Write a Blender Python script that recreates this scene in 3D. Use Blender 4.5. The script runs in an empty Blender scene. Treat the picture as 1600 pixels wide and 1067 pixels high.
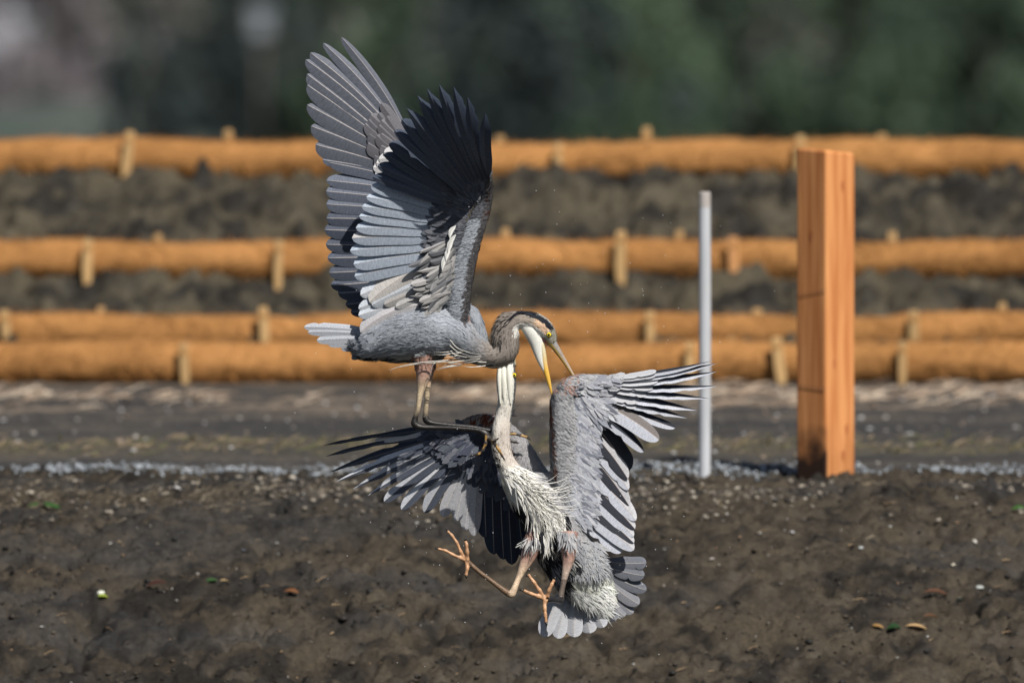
import bpy, math, random
import numpy as np
from mathutils import Vector, kdtree
random.seed(7); rng = np.random.default_rng(7)
SC = bpy.context.scene
COL = SC.collection

# ------------------------------------------------------------------ camera, sky, sun, exposure
FPX = 20000.0; CAMZ = 1.4; PITCH = math.atan(433.5 / FPX)
cam = bpy.data.cameras.new('camera'); cam_o = bpy.data.objects.new('camera', cam); COL.objects.link(cam_o)
cam_o.location = (0, 0, CAMZ); cam_o.rotation_euler = (math.pi / 2 - PITCH, 0, 0)
cam.sensor_width = 36; cam.lens = 36 * FPX / 1600; cam.clip_start = 0.5; cam.clip_end = 20000
cam.dof.use_dof = True; cam.dof.focus_distance = 40.0; cam.dof.aperture_fstop = 2.9
SC.camera = cam_o
SUN_AZ, SUN_EL = math.radians(29), math.radians(47)          # to the right of and behind the camera
w = bpy.data.worlds.new('World'); SC.world = w; w.use_nodes = True
nt = w.node_tree; sky = nt.nodes.new('ShaderNodeTexSky'); sky.sky_type = 'NISHITA'; sky.sun_disc = False
sky.sun_elevation = SUN_EL; sky.sun_rotation = math.radians(180) - SUN_AZ
nt.links.new(sky.outputs[0], nt.nodes['Background'].inputs[0]); nt.nodes['Background'].inputs[1].default_value = 0.05
sun = bpy.data.lights.new('sun', 'SUN'); sun.energy = 4.9; sun.angle = math.radians(0.5); sun.color = (1, 0.95, 0.88)
sun_o = bpy.data.objects.new('sun', sun); COL.objects.link(sun_o)
Lv = Vector((math.sin(SUN_AZ) * math.cos(SUN_EL), -math.cos(SUN_AZ) * math.cos(SUN_EL), math.sin(SUN_EL)))
sun_o.rotation_euler = Lv.to_track_quat('Z', 'Y').to_euler(); sun_o.location = (20, -20, 30)
vs = SC.view_settings; vs.view_transform = 'Standard'; vs.look = 'None'; vs.exposure = 0.18; vs.gamma = 1.0; vs.use_curve_mapping = False

# ------------------------------------------------------------------ helpers
def P(px, py, Y):
    """point seen at photo pixel (px,py) at distance Y (m)"""
    u = (px - 800) / FPX; v = (533.5 - py) / FPX
    dy = v * math.sin(PITCH) + math.cos(PITCH); dz = v * math.cos(PITCH) - math.sin(PITCH)
    t = Y / dy
    return np.array((u * t, Y, CAMZ + dz * t))
def B(px, py, dcm=0.0): return P(px, py, 40.0 + dcm / 100.0)
def unproj(p):
    y = p[:, 1]; x = p[:, 0]; z = p[:, 2] - CAMZ
    f = y * math.cos(PITCH) - z * math.sin(PITCH); up = y * math.sin(PITCH) + z * math.cos(PITCH)
    return 800 + FPX * x / f, 533.5 - FPX * up / f

def _h(i, j, k, s):
    n = (i * 374761393 + j * 668265263 + k * 2147483647 + s * 974634777) & 0xffffffff
    n = ((n ^ (n >> 13)) * 1274126177) & 0xffffffff
    n = n ^ (n >> 16)
    return (n & 0xffffff) / 16777215.0
def vnoise(x, y, z=None, s=0):
    x = np.asarray(x, float); y = np.asarray(y, float); z = np.zeros_like(x) if z is None else np.asarray(z, float)
    xi, yi, zi = (np.floor(a).astype(np.int64) for a in (x, y, z))
    fx, fy, fz = x - xi, y - yi, z - zi
    fx, fy, fz = (f * f * (3 - 2 * f) for f in (fx, fy, fz))
    r = 0
    for a in (0, 1):
        for b in (0, 1):
            for c in (0, 1):
                r = r + _h(xi + a, yi + b, zi + c, s) * (fx if a else 1 - fx) * (fy if b else 1 - fy) * (fz if c else 1 - fz)
    return r
def fbm(x, y, z=None, o=4, s=0, g=0.5):
    r = 0; a = 1; t = 0; x = np.asarray(x, float); y = np.asarray(y, float)
    for i in range(o):
        r = r + a * vnoise(x * 2 ** i, y * 2 ** i, None if z is None else np.asarray(z) * 2 ** i, s + i * 17); t += a; a *= g
    return r / t

def raw_mesh(name, V, F, mat=None, smooth=True, col=None):
    me = bpy.data.meshes.new(name)
    V = np.asarray(V, np.float32).reshape(-1, 3)
    if isinstance(F, np.ndarray):
        k = F.shape[1]; me.vertices.add(len(V)); me.vertices.foreach_set('co', V.ravel())
        me.loops.add(F.size); me.loops.foreach_set('vertex_index', F.astype(np.int32).ravel())
        me.polygons.add(len(F)); me.polygons.foreach_set('loop_start', np.arange(0, F.size, k, dtype=np.int32))
        me.update(calc_edges=True); me.validate()
    else:
        me.from_pydata([tuple(map(float, v)) for v in V], [], F); me.update()
    if smooth: me.polygons.foreach_set('use_smooth', np.ones(len(me.polygons), bool))
    if col is not None: set_col(me, col)
    if mat: me.materials.append(mat)
    return me
def set_col(me, col):
    col = np.asarray(col, np.float32)
    if col.ndim == 1: col = np.tile(col, (len(me.vertices), 1))
    a = me.color_attributes.new('Col', 'FLOAT_COLOR', 'POINT')
    a.data.foreach_set('color', np.hstack([col[:, :3], np.ones((len(col), 1), np.float32)]).ravel())
def soft_normals(me, N):
    N = np.asarray(N, float); N /= np.linalg.norm(N, axis=1)[:, None] + 1e-9
    np_ = len(me.polygons); pn = np.empty(np_ * 3, np.float32); me.polygons.foreach_get('normal', pn); pn = pn.reshape(-1, 3)
    ls = np.empty(np_, np.int32); me.polygons.foreach_get('loop_start', ls); lv = np.empty(len(me.loops), np.int32); me.loops.foreach_get('vertex_index', lv)
    for i in np.nonzero(np.sum(pn * N[lv[ls]], 1) < 0)[0]: me.polygons[int(i)].flip()
    me.update()
    me.normals_split_custom_set_from_vertices([tuple(v) for v in N])
def link(name, me, parent=None, **kw):
    o = bpy.data.objects.new(name, me); COL.objects.link(o)
    if parent:
        o.parent = parent
        o.matrix_parent_inverse = parent.matrix_basis.inverted()
    for k, v in kw.items(): o[k] = v
    return o
def empty(name, loc, **kw):
    o = bpy.data.objects.new(name, None); COL.objects.link(o); o.location = tuple(loc); o.empty_display_size = .1
    for k, v in kw.items(): o[k] = v
    return o

def newmat(name, rough=0.7, spec=0.3):
    m = bpy.data.materials.new(name); m.use_nodes = True
    b = m.node_tree.nodes['Principled BSDF']; b.inputs['Roughness'].default_value = rough
    b.inputs['Specular IOR Level'].default_value = spec
    return m, m.node_tree, b
def nd(t, typ, **kw):
    n = t.nodes.new(typ)
    for k, v in kw.items():
        if k in n.inputs: n.inputs[k].default_value = v
        else: setattr(n, k, v)
    return n
def attr_mat(name, rough, spec=0.3, scale=(400, 400, 400), var=0.3, bump=0.2, coord='Object', transl=0.0, dist=0.002):
    """base colour from the colour attribute of the mesh, modulated by stretched noise"""
    m, t, b = newmat(name, rough, spec)
    at = nd(t, 'ShaderNodeAttribute', attribute_name='Col')
    tc = nd(t, 'ShaderNodeTexCoord'); mp = nd(t, 'ShaderNodeMapping'); mp.inputs['Scale'].default_value = scale
    t.links.new(tc.outputs[coord], mp.inputs['Vector'])
    no = nd(t, 'ShaderNodeTexNoise', Scale=1.0, Detail=3.0, Roughness=0.6); t.links.new(mp.outputs[0], no.inputs['Vector'])
    mr = nd(t, 'ShaderNodeMapRange'); mr.inputs['From Min'].default_value = .3; mr.inputs['From Max'].default_value = .7
    mr.inputs['To Min'].default_value = 1 - var; mr.inputs['To Max'].default_value = 1 + var
    t.links.new(no.outputs[0], mr.inputs['Value'])
    mx = nd(t, 'ShaderNodeVectorMath', operation='SCALE'); t.links.new(at.outputs['Color'], mx.inputs[0]); t.links.new(mr.outputs[0], mx.inputs['Scale'])
    t.links.new(mx.outputs[0], b.inputs['Base Color'])
    if bump:
        bp = nd(t, 'ShaderNodeBump', Strength=bump, Distance=dist); t.links.new(no.outputs[0], bp.inputs['Height']); t.links.new(bp.outputs[0], b.inputs['Normal'])
    if transl:
        tr = nd(t, 'ShaderNodeBsdfTranslucent'); t.links.new(mx.outputs[0], tr.inputs['Color'])
        ms = nd(t, 'ShaderNodeMixShader'); ms.inputs[0].default_value = transl
        t.links.new(b.outputs[0], ms.inputs[1]); t.links.new(tr.outputs[0], ms.inputs[2])
        t.links.new(ms.outputs[0], t.nodes['Material Output'].inputs['Surface'])
    return m

M_feather = attr_mat('feather', 0.62, 0.25, (4, 60, 1), 0.20, 0.7, 'UV', 0.06, 0.0008)
M_plume = attr_mat('plumage', 0.8, 0.15, (300, 300, 300), 0.18, 0.3, 'Object', 0.08)
M_skin = attr_mat('leg_skin', 0.38, 0.5, (260, 260, 330), 0.40, 0.8, 'Object', 0, 0.0015)
M_horn = attr_mat('bill_horn', 0.35, 0.5, (150, 150, 900), 0.18, 0.25, 'Object', 0, 0.0006)
M_stone = attr_mat('stone', 0.6, 0.3, (60, 60, 60), 0.3, 0.3)
M_straw = attr_mat('straw', 0.8, 0.2, (80, 80, 80), 0.25, 0)
M_leaf = attr_mat('leaf', 0.6, 0.3, (5, 5, 5), 0.25, 0, 'Object', 0.2)
M_bark = attr_mat('bark', 0.9, 0.1, (9, 9, 3), 0.4, 0.6, 'Object', 0, 0.03)

# ------------------------------------------------------------------ the ground sheet
PROF = np.array([  # distance, photo row at that distance
    (42.3, 1067), (42.7, 972), (43.1, 888), (43.5, 824), (43.9, 784), (44.25, 765), (44.6, 747), (45.2, 728), (46.2, 696), (48, 654), (50.0, 609),
    (50.4, 590), (50.8, 532), (51.05, 492), (51.6, 438), (51.85, 372), (52.7, 284), (53.2, 244), (53.6, 226)], float)
_pz = [P(800, r, d)[2] for d, r in PROF]
PY = np.concatenate([[-200, 36.0, 38.5, 40.9], PROF[:, 0], [55, 62, 90, 130, 250, 600, 5000]])
PZ = np.concatenate([[-1.25, -1.15, -1.0, -.92], _pz, [_pz[-1] - .02, .95, .55, .2, -.4, -2, -10]])
def zprof(Y): return np.interp(Y, PY, PZ)
def ground_noise(X, Y):
    near = 1.15 * np.clip((Y - 38) / 2, 0, 1) * np.clip((45.6 - Y) / 1.0, 0, 1)
    bank = np.clip((Y - 50.2) / .4, 0, 1) * np.clip((53.4 - Y) / .3, 0, 1)
    a = fbm(X * 2.2, Y * 2.2, s=3) - .5
    b = np.abs(fbm(X * 5.5, Y * 7.5, o=3, s=9) - .5) * 2
    c = fbm(X * 17, Y * 21, o=3, s=21) - .5
    e = fbm(X * 48, Y * 60, o=3, s=40, g=.7) - .5
    pits = np.clip(vnoise(X * 7, Y * 8, s=77) - .72, 0, 1) * 3
    cr = np.clip(.05 - np.abs(fbm(X * 3.1 + 7, Y * 4.2, o=3, s=61) - .5), 0, .05) / .05
    cr2 = np.clip(.035 - np.abs(fbm(X * 5.2 + 3, Y * 11, o=3, s=64) - .5), 0, .035) / .035 * np.clip(vnoise(X * 2.1, Y * 2.9, s=65) * 2 - .7, 0, 1)
    f2 = fbm(X * 30 + 5, Y * 26, o=3, s=66, g=.65); clump = np.clip(f2 - .5, 0, 1)
    dig = np.clip(vnoise(X * 16, Y * 20, s=78) - .74, 0, 1) * np.clip(vnoise(X * 3, Y * 4, s=79) * 2 - .6, 0, 1)
    h = near * (a * .07 + b * .008 + c * .034 + e * .036 + clump * .05 - pits * .035 - dig * .26 - cr * .022 - cr2 * .075)
    crest = np.exp(-((Y - 44.1) / .28) ** 2)
    h += crest * ((fbm(X * 13, Y * 13, o=3, s=90) - .5) * .06 + .005)
    k = np.abs(fbm(X * 7, Y * 9, o=4, s=33) - .5) * 2
    h += bank * ((k - .3) * .16 + (fbm(X * 22, Y * 22, o=2, s=35) - .5) * .05)
    flat = np.clip((Y - 45.2) / .5, 0, 1) * np.clip((50.3 - Y) / .4, 0, 1)
    h += flat * ((fbm(X * 6, Y * 6, s=70) - .5) * .04 + (fbm(X * 25, Y * 25, o=2, s=72) - .5) * .02)
    far = np.clip((Y - 56) / 10, 0, 1)
    h += far * (fbm(X * .15, Y * .15, s=71) - .5) * .25
    return h
def zg(X, Y):
    X = np.asarray(X, float); Y = np.asarray(Y, float)
    return zprof(Y) + ground_noise(X, Y)

def axis(segs):
    out = []
    for a, b, st in segs: out.append(np.arange(a, b, st))
    return np.concatenate(out)
gx = 4.0 + np.geomspace(.03, 3000, 56); xs = np.concatenate([-gx[::-1], np.arange(-4.0, -2.5, .03), np.arange(-2.5, 2.5, .0135), np.arange(2.5, 4.0, .03), gx])
ys = np.concatenate([-np.geomspace(200, 1, 14), axis([(0, 36, 1.5), (36, 41.8, .12), (41.8, 44.9, .009), (44.9, 50.2, .035), (50.2, 53.7, .02), (53.7, 56, .1)]), 56 + np.geomspace(.2, 4900, 46)])
XX, YY = np.meshgrid(xs, ys); Z = zg(XX, YY)
nx, ny = len(xs), len(ys)
idx = np.arange(nx * ny).reshape(ny, nx)
Fq = np.stack([idx[:-1, :-1], idx[:-1, 1:], idx[1:, 1:], idx[1:, :-1]], -1).reshape(-1, 4)
# ground albedo: mud / wet sand / pale strip / soil bank / dull grass far away
def mixc(a, b, t): t = np.asarray(t)[..., None]; return np.asarray(a) * (1 - t) + np.asarray(b) * t
n1 = fbm(XX * 2.5, YY * 3, s=11); n2 = fbm(XX * 14, YY * 18, s=12); n3 = fbm(XX * 1.2, YY * 5, s=14)
mud = mixc((.015, .0125, .010), (.062, .050, .035), np.clip((n1 - .5) * 1.8 + (n2 - .5) * 2.6 + .5, 0, 1))
mud = mixc(mud, (.036, .036, .037), np.clip((n3 - .52) * 3, 0, .5))
flatc = mixc((.050, .047, .044), (.080, .070, .058), np.clip((n3 - .5) * 4 + .4, 0, 1))
grs = np.exp(-((YY - 46.05) / .28) ** 2) * np.clip((n2 - .35) * 3, 0, 1)
flatc = mixc(flatc, (.11, .095, .058), np.clip(grs, 0, .7))
dry = np.exp(-((YY - 49.2) / .8) ** 2) * np.clip((n3 - .42) * 4, 0, 1)
flatc = mixc(flatc, (.27, .21, .155), np.clip(dry, 0, .85))
soil = mixc((.020, .018, .015), (.082, .069, .046), np.clip((fbm(XX * 7, YY * 7, s=15) - .5) * 3.2 + .45, 0, 1))
cc = mixc(mud, flatc, np.clip((YY - 44.7) / .5, 0, 1))
cc = mixc(cc, soil, np.clip((YY - 50.3) / .3, 0, 1))
cc = cc * .86; cc = mixc(cc, (.09, .10, .05), np.clip((YY - 54) / 4, 0, 1))
gm, t, b = newmat('mud_ground', 0.8, 0.22)
at = nd(t, 'ShaderNodeAttribute', attribute_name='Col'); geo = nd(t, 'ShaderNodeNewGeometry')
no = nd(t, 'ShaderNodeTexNoise', Scale=55.0, Detail=6.0, Roughness=.7); t.links.new(geo.outputs['Position'], no.inputs['Vector'])
mr = nd(t, 'ShaderNodeMapRange'); mr.inputs['From Min'].default_value = .3; mr.inputs['From Max'].default_value = .7; mr.inputs['To Min'].default_value = .6; mr.inputs['To Max'].default_value = 1.4
t.links.new(no.outputs[0], mr.inputs['Value'])
mx = nd(t, 'ShaderNodeVectorMath', operation='SCALE'); t.links.new(at.outputs['Color'], mx.inputs[0]); t.links.new(mr.outputs[0], mx.inputs['Scale']); t.links.new(mx.outputs[0], b.inputs['Base Color'])
n4 = nd(t, 'ShaderNodeTexNoise', Scale=9.0, Detail=2.0); t.links.new(geo.outputs['Position'], n4.inputs['Vector'])
m2 = nd(t, 'ShaderNodeMapRange'); m2.inputs['From Min'].default_value = .4; m2.inputs['From Max'].default_value = .62; m2.inputs['To Min'].default_value = .95; m2.inputs['To Max'].default_value = .62
t.links.new(n4.outputs[0], m2.inputs['Value']); t.links.new(m2.outputs[0], b.inputs['Roughness'])
bp = nd(t, 'ShaderNodeBump', Strength=.8, Distance=.006); t.links.new(no.outputs[0], bp.inputs['Height']); t.links.new(bp.outputs[0], b.inputs['Normal'])
link('mud_ground', raw_mesh('mud_ground', np.stack([XX, YY, Z], -1), Fq, gm, True, cc.reshape(-1, 3)), kind='structure')

# distant slope that closes the view behind the trees
hx = np.linspace(-260, 260, 90); hy = np.linspace(330, 640, 40); HX, HY = np.meshgrid(hx, hy)
HZ = -2 + (HY - 330) * .16 + (fbm(HX * .02, HY * .02, s=81) - .5) * 14 + 5 * np.exp(-((HX - 60) / 60) ** 2)
ih = np.arange(HX.size).reshape(HX.shape)
Fh = np.stack([ih[:-1, :-1], ih[:-1, 1:], ih[1:, 1:], ih[1:, :-1]], -1).reshape(-1, 4)
hn = fbm(HX * .12, HY * .06, s=83); hn2 = fbm(HX * .5, HY * .2, s=84)
hc = mixc((.055, .075, .050), (.17, .15, .145), np.clip((hn - .45) * 3 + (hn2 - .5) * 1.5 + (-HX - 2) * .03, 0, 1))
link('hillside', raw_mesh('hillside', np.stack([HX, HY, HZ], -1), Fh, M_stone, True, hc.reshape(-1, 3)), kind='structure')

# ------------------------------------------------------------------ coir logs and stakes
cm, t, b = newmat('coir_fibre', 0.95, 0.05)
geo = nd(t, 'ShaderNodeNewGeometry'); mp = nd(t, 'ShaderNodeMapping'); mp.inputs['Scale'].default_value = (30, 60, 60); t.links.new(geo.outputs['Position'], mp.inputs['Vector'])
no = nd(t, 'ShaderNodeTexNoise', Scale=1.0, Detail=6.0, Roughness=.7); t.links.new(mp.outputs[0], no.inputs['Vector'])
n5 = nd(t, 'ShaderNodeTexNoise', Scale=3.2, Detail=3.0); t.links.new(geo.outputs['Position'], n5.inputs['Vector'])
cr = nd(t, 'ShaderNodeValToRGB'); cr.color_ramp.elements[0].position = .3; cr.color_ramp.elements[0].color = (.17, .078, .026, 1); cr.color_ramp.elements[1].position = .72; cr.color_ramp.elements[1].color = (.50, .25, .090, 1)
mxn = nd(t, 'ShaderNodeMath', operation='MULTIPLY_ADD'); mxn.inputs[1].default_value = .55; t.links.new(no.outputs[0], mxn.inputs[0])
m6 = nd(t, 'ShaderNodeMath', operation='MULTIPLY'); m6.inputs[1].default_value = .5; t.links.new(n5.outputs[0], m6.inputs[0]); t.links.new(m6.outputs[0], mxn.inputs[2])
t.links.new(mxn.outputs[0], cr.inputs[0]); t.links.new(cr.outputs[0], b.inputs['Base Color'])
bp = nd(t, 'ShaderNodeBump', Strength=.8, Distance=.008); t.links.new(no.outputs[0], bp.inputs['Height']); t.links.new(bp.outputs[0], b.inputs['Normal'])
twm, t, b = newmat('coir_twine', 0.9, 0.1); b.inputs['Base Color'].default_value = (.42, .21, .07, 1)

def coir_log(Y, row, rpx, seed, label, x0=-4.2, x1=4.3):
    r = rpx / FPX * Y; L = np.arange(x0, x1, .022); na = 26
    zc0 = P(800, row, Y)[2]
    V = []; C = []
    for x in L:
        j = (.5 - abs(((x + seed * .37) % 2.1) / 2.1 - .5)) * 2.1      # distance to the nearest seam
        wav = .008 * math.sin(x * 2.3 + seed) + .005 * math.sin(x * 5.1 + seed * 2.1) + .003 * math.sin(x * 11 + seed)
        sq = 1 - .07 * math.exp(-(j / .035) ** 2) + .05 * math.sin(x * 3.7 + seed * 1.7)
        e = min(x - x0, x1 - x); ecap = math.sqrt(max(0, 1 - (1 - min(e / .06, 1)) ** 2)) if e < .06 else 1
        ecap = max(ecap, .12)
        for k in range(na):
            a = 2 * math.pi * k / na
            V.append((x, math.cos(a), math.sin(a), r * sq * ecap, wav))
    V = np.array(V)
    bump = (fbm(V[:, 0] * 7, V[:, 1] * 2.2, V[:, 2] * 2.2, o=4, s=seed * 5) - .5) * .022 + (vnoise(V[:, 0] * 55, V[:, 1] * 9, V[:, 2] * 9, s=seed) - .5) * .008
    rr = V[:, 3] + bump * (V[:, 3] / r)
    pts = np.stack([V[:, 0], Y + V[:, 1] * rr * 1.05, zc0 + V[:, 4] + V[:, 2] * rr * .98], -1)
    n = len(L); ii = np.arange(n * na).reshape(n, na); jj = np.roll(ii, -1, 1)
    F = np.stack([ii[:-1], jj[:-1], jj[1:], ii[1:]], -1).reshape(-1, 4)
    me = raw_mesh('coir_log', pts, F, cm)
    o = link('coir_log', me, label=label, category='erosion log', group='coir logs staked along the bank')
    # loose fibres standing off the surface
    q = rng.integers(0, len(pts), 14000); base = pts[q]; nrm = np.stack([rng.normal(0, .9, len(q)), V[q, 1], V[q, 2]], -1); nrm /= np.linalg.norm(nrm, axis=1)[:, None]
    tip = base + nrm * rng.uniform(.008, .034, (len(q), 1)) + rng.normal(0, .006, (len(q), 3)); sd = np.cross(nrm, rng.normal(0, 1, (len(q), 3))); sd /= np.linalg.norm(sd, axis=1)[:, None]
    T = np.stack([base - sd * .0018, base + sd * .0018, tip], 1).reshape(-1, 3)
    f = link('loose_fibre', raw_mesh('loose_fibre', T, np.arange(len(T)).reshape(-1, 3), cm, False), o, kind='stuff')
    # netting twine wound round the log
    for k in range(int((x1 - x0) / .16)):
        xb = x0 + .1 + k * .16 + random.uniform(-.06, .06)
        tv = []
        for q_ in range(18):
            a = 2 * math.pi * q_ / 18; X = xb + .05 * math.sin(a * 2 + seed)
            wv = .008 * math.sin(X * 2.3 + seed) + .005 * math.sin(X * 5.1 + seed * 2.1)
            R_ = r * (1 + .05 * math.sin(X * 3.7 + seed * 1.7)) + .002
            for da, dr in ((-.004, 0), (.004, 0), (0, .004)):
                tv.append((X + da, Y + math.cos(a) * (R_ + dr) * 1.05, zc0 + wv + math.sin(a) * (R_ + dr) * .98))
        F = []
        for q_ in range(18):
            p0, p1 = q_ * 3, ((q_ + 1) % 18) * 3
            for c in range(3): F.append((p0 + c, p0 + (c + 1) % 3, p1 + (c + 1) % 3, p1 + c))
        link('twine', raw_mesh('twine', tv, F, twm), o)
    return o
ROWS = {4: (52.95, 253, 33), 3: (51.72, 407, 33), 2: (50.85, 520, 31), 1: (50.30, 570, 35)}
coir_log(*ROWS[4], 5, 'topmost orange-brown fibre log on the crest of the bank below the trees')
coir_log(*ROWS[3], 2, 'orange-brown fibre log with dark soil above and below it, second from the top')
coir_log(*ROWS[2], 8, 'slimmer orange-brown fibre log resting right behind the lowest log')
coir_log(*ROWS[1], 11, 'lowest orange-brown fibre log lying on the pale sand at the foot of the bank')

sm = attr_mat('stake_wood', 0.8, 0.2, (40, 40, 6), 0.25, 0.4, 'Object', 0, .003)
def stake(px, yt, yb, row, front, tilt=0.0, wpx=20, col=(.62, .40, .19), label=''):
    Yr, rr, rp = ROWS[row]; r = rp / FPX * Yr
    Y = Yr - r * 1.05 - .035 if front else Yr + r * 1.05 + .035
    top = P(px, yt, Y); zb = float(zg(top[0], Y)) - .06
    zb = min(zb, P(px, yb, Y)[2] - .03) if front else zb
    h = top[2] - zb; w2 = wpx * .72 / FPX * Y / 2; d2 = .012
    V = []; 
    for z, s in ((0, .25), (.09, 1), (h * .5, 1.02), (h - .012, 1), (h, .8)):
        for a, c in ((-1, -1), (1, -1), (1, 1), (-1, 1)):
            V.append((a * w2 * s + math.sin(z * 30) * .0015, c * d2 * s, z))
    F = []
    for k in range(4):
        for c in range(4): F.append((k * 4 + c, k * 4 + (c + 1) % 4, k * 4 + 4 + (c + 1) % 4, k * 4 + 4 + c))
    F += [(3, 2, 1, 0), (16, 17, 18, 19)]
    me = raw_mesh('wooden_stake', V, F, sm, False, np.array(col) * random.uniform(.85, 1.12))
    o = link('wooden_stake', me, label=label, category='stake', group='wooden stakes pinning the coir logs')
    o.location = (top[0], Y, zb); o.rotation_euler = (0, tilt, random.uniform(-.25, .25))
    # notch with a rope collar
    nt_ = []; F = []
    for q_ in range(12):
        a = 2 * math.pi * q_ / 12
        for da in (-.006, .006): nt_.append((math.cos(a) * (w2 + .004), math.sin(a) * (d2 + .006), h - .035 + da))
    for q_ in range(12):
        p0, p1 = q_ * 2, ((q_ + 1) % 12) * 2; F.append((p0, p1, p1 + 1, p0 + 1))
    link('rope_collar', raw_mesh('rope_collar', nt_, F, twm), o).matrix_parent_inverse.identity()
# (x, top row, bottom row, log row, in front?, tilt, width, label)
STAKES = [
 (192, 205, 278, 4, 1, .10, 19, 'pale tilted stake driven in front of the topmost log, far left'),
 (357, 203, 226, 4, 0, 0, 16, 'short stake tip poking up behind the topmost log, left of the herons'),
 (782, 212, 230, 4, 0, 0, 18, 'low stake tip behind the topmost log, just right of the raised dark wing'),
 (872, 224, 288, 4, 1, 0, 16, 'faint stake in front of the topmost log between the raised wing and the grey pipe'),
 (1010, 199, 226, 4, 0, 0, 19, 'stake tip behind the topmost log, left of the grey pipe'),
 (1247, 212, 290, 4, 1, .04, 18, 'stake in front of the topmost log touching the left side of the timber post'),
 (1378, 209, 234, 4, 0, 0, 19, 'stake tip behind the topmost log, right of the timber post'),
 (247, 365, 382, 3, 0, 0, 15, 'stake tip behind the second log from the top, left part of the bank'),
 (135, 374, 446, 3, 1, .03, 19, 'long stake in front of the second log from the top, far left'),
 (433, 376, 440, 3, 1, .02, 16, 'stake on the second log from the top, beside the far raised wing'),
 (790, 357, 376, 3, 0, 0, 17, 'stake tip behind the second log from the top, right of the upper heron'),
 (970, 361, 438, 3, 1, .0, 20, 'wide stake on the second log from the top, left of the grey pipe'),
 (1062, 361, 376, 3, 0, 0, 15, 'stake tip behind the second log from the top, just left of the grey pipe'),
 (1147, 370, 443, 3, 1, -.02, 21, 'reddish stake on the second log from the top, between pipe and timber post'),
 (1394, 369, 386, 3, 0, 0, 18, 'stake tip behind the second log from the top, right of the timber post'),
 (10, 484, 542, 2, 1, -.05, 20, 'stake at the left picture edge, before the upper of the two lowest logs'),
 (158, 479, 500, 2, 0, 0, 16, 'stake tip behind the upper of the two lowest logs, left'),
 (416, 479, 541, 2, 1, -.06, 20, 'brown stake on the upper of two lowest logs, left of the higher heron tail'),
 (1015, 486, 542, 2, 1, .0, 19, 'stake in front of the upper of the two lowest logs, above the spread wing'),
 (1184, 482, 502, 2, 0, 0, 20, 'round topped stake tip behind the two lowest logs, between pipe and timber post'),
 (1430, 485, 537, 2, 1, -.03, 19, 'stake in front of the upper of the two lowest logs, right of the timber post'),
 (1567, 473, 492, 2, 0, 0, 16, 'stake tip behind the upper of the two lowest logs, far right'),
 (290, 536, 602, 1, 1, -.04, 19, 'stake in front of the lowest log standing on the sand at left'),
 (115, 538, 556, 1, 0, 0, 15, 'small stake tip between the two lowest logs, far left'),
 (1078, 534, 572, 1, 1, 0, 18, 'stake in front of the lowest log just left of the grey pipe'),
 (1144, 526, 545, 1, 0, 0, 15, 'small stake tip between the two lowest logs right of the grey pipe'),
 (1224, 526, 592, 1, 1, -.12, 22, 'leaning stake in front of the lowest log just left of the timber post'),
 (1410, 533, 598, 1, 1, 0, 17, 'narrow stake in front of the lowest log, right of the timber post')]
for s_ in STAKES: stake(s_[0], s_[1], s_[2], s_[3], s_[4], s_[5], s_[6], (.60, .30, .12) if s_[0] == 1147 else (.50, .32, .145), s_[7])

# ------------------------------------------------------------------ timber post and pipe
wm, t, b = newmat('cedar_wood', 0.75, 0.2)
tc = nd(t, 'ShaderNodeTexCoord'); mp = nd(t, 'ShaderNodeMapping'); mp.inputs['Scale'].default_value = (45, 45, 2.2); t.links.new(tc.outputs['Object'], mp.inputs['Vector'])
no = nd(t, 'ShaderNodeTexNoise', Scale=1.0, Detail=4.0, Distortion=.6); t.links.new(mp.outputs[0], no.inputs['Vector'])
cr = nd(t, 'ShaderNodeValToRGB'); cr.color_ramp.elements[0].position = .3; cr.color_ramp.elements[0].color = (.44, .15, .044, 1); cr.color_ramp.elements[1].position = .7; cr.color_ramp.elements[1].color = (.72, .33, .125, 1)
t.links.new(no.outputs[0], cr.inputs[0])
sp = nd(t, 'ShaderNodeSeparateXYZ'); t.links.new(tc.outputs['Object'], sp.inputs[0])
# damp stain at the foot
n7 = nd(t, 'ShaderNodeTexNoise', Scale=12.0, Detail=3.0); t.links.new(tc.outputs['Object'], n7.inputs['Vector'])
ad = nd(t, 'ShaderNodeMath', operation='MULTIPLY_ADD'); ad.inputs[1].default_value = -.22; t.links.new(n7.outputs[0], ad.inputs[0]); t.links.new(sp.outputs['Z'], ad.inputs[2])
mr = nd(t, 'ShaderNodeMapRange'); mr.inputs['From Min'].default_value = -.05; mr.inputs['From Max'].default_value = .07; mr.inputs['To Min'].default_value = 1; mr.inputs['To Max'].default_value = 0; t.links.new(ad.outputs[0], mr.inputs['Value'])
mg = nd(t, 'ShaderNodeMapRange'); mg.inputs['From Min'].default_value = -.068; mg.inputs['From Max'].default_value = -.062; mg.inputs['To Min'].default_value = 1; mg.inputs['To Max'].default_value = .12; t.links.new(sp.outputs['X'], mg.inputs['Value'])
mu = nd(t, 'ShaderNodeMath', operation='MULTIPLY'); t.links.new(mr.outputs[0], mu.inputs[0]); t.links.new(mg.outputs[0], mu.inputs[1])
mix = nd(t, 'ShaderNodeMix', data_type='RGBA'); t.links.new(mu.outputs[0], mix.inputs['Factor']); t.links.new(cr.outputs[0], mix.inputs['A']); mix.inputs['B'].default_value = (.035, .018, .012, 1)
t.links.new(mix.outputs['Result'], b.inputs['Base Color'])
bp = nd(t, 'ShaderNodeBump', Strength=.4, Distance=.002); t.links.new(no.outputs[0], bp.inputs['Height']); t.links.new(bp.outputs[0], b.inputs['Normal'])
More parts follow.
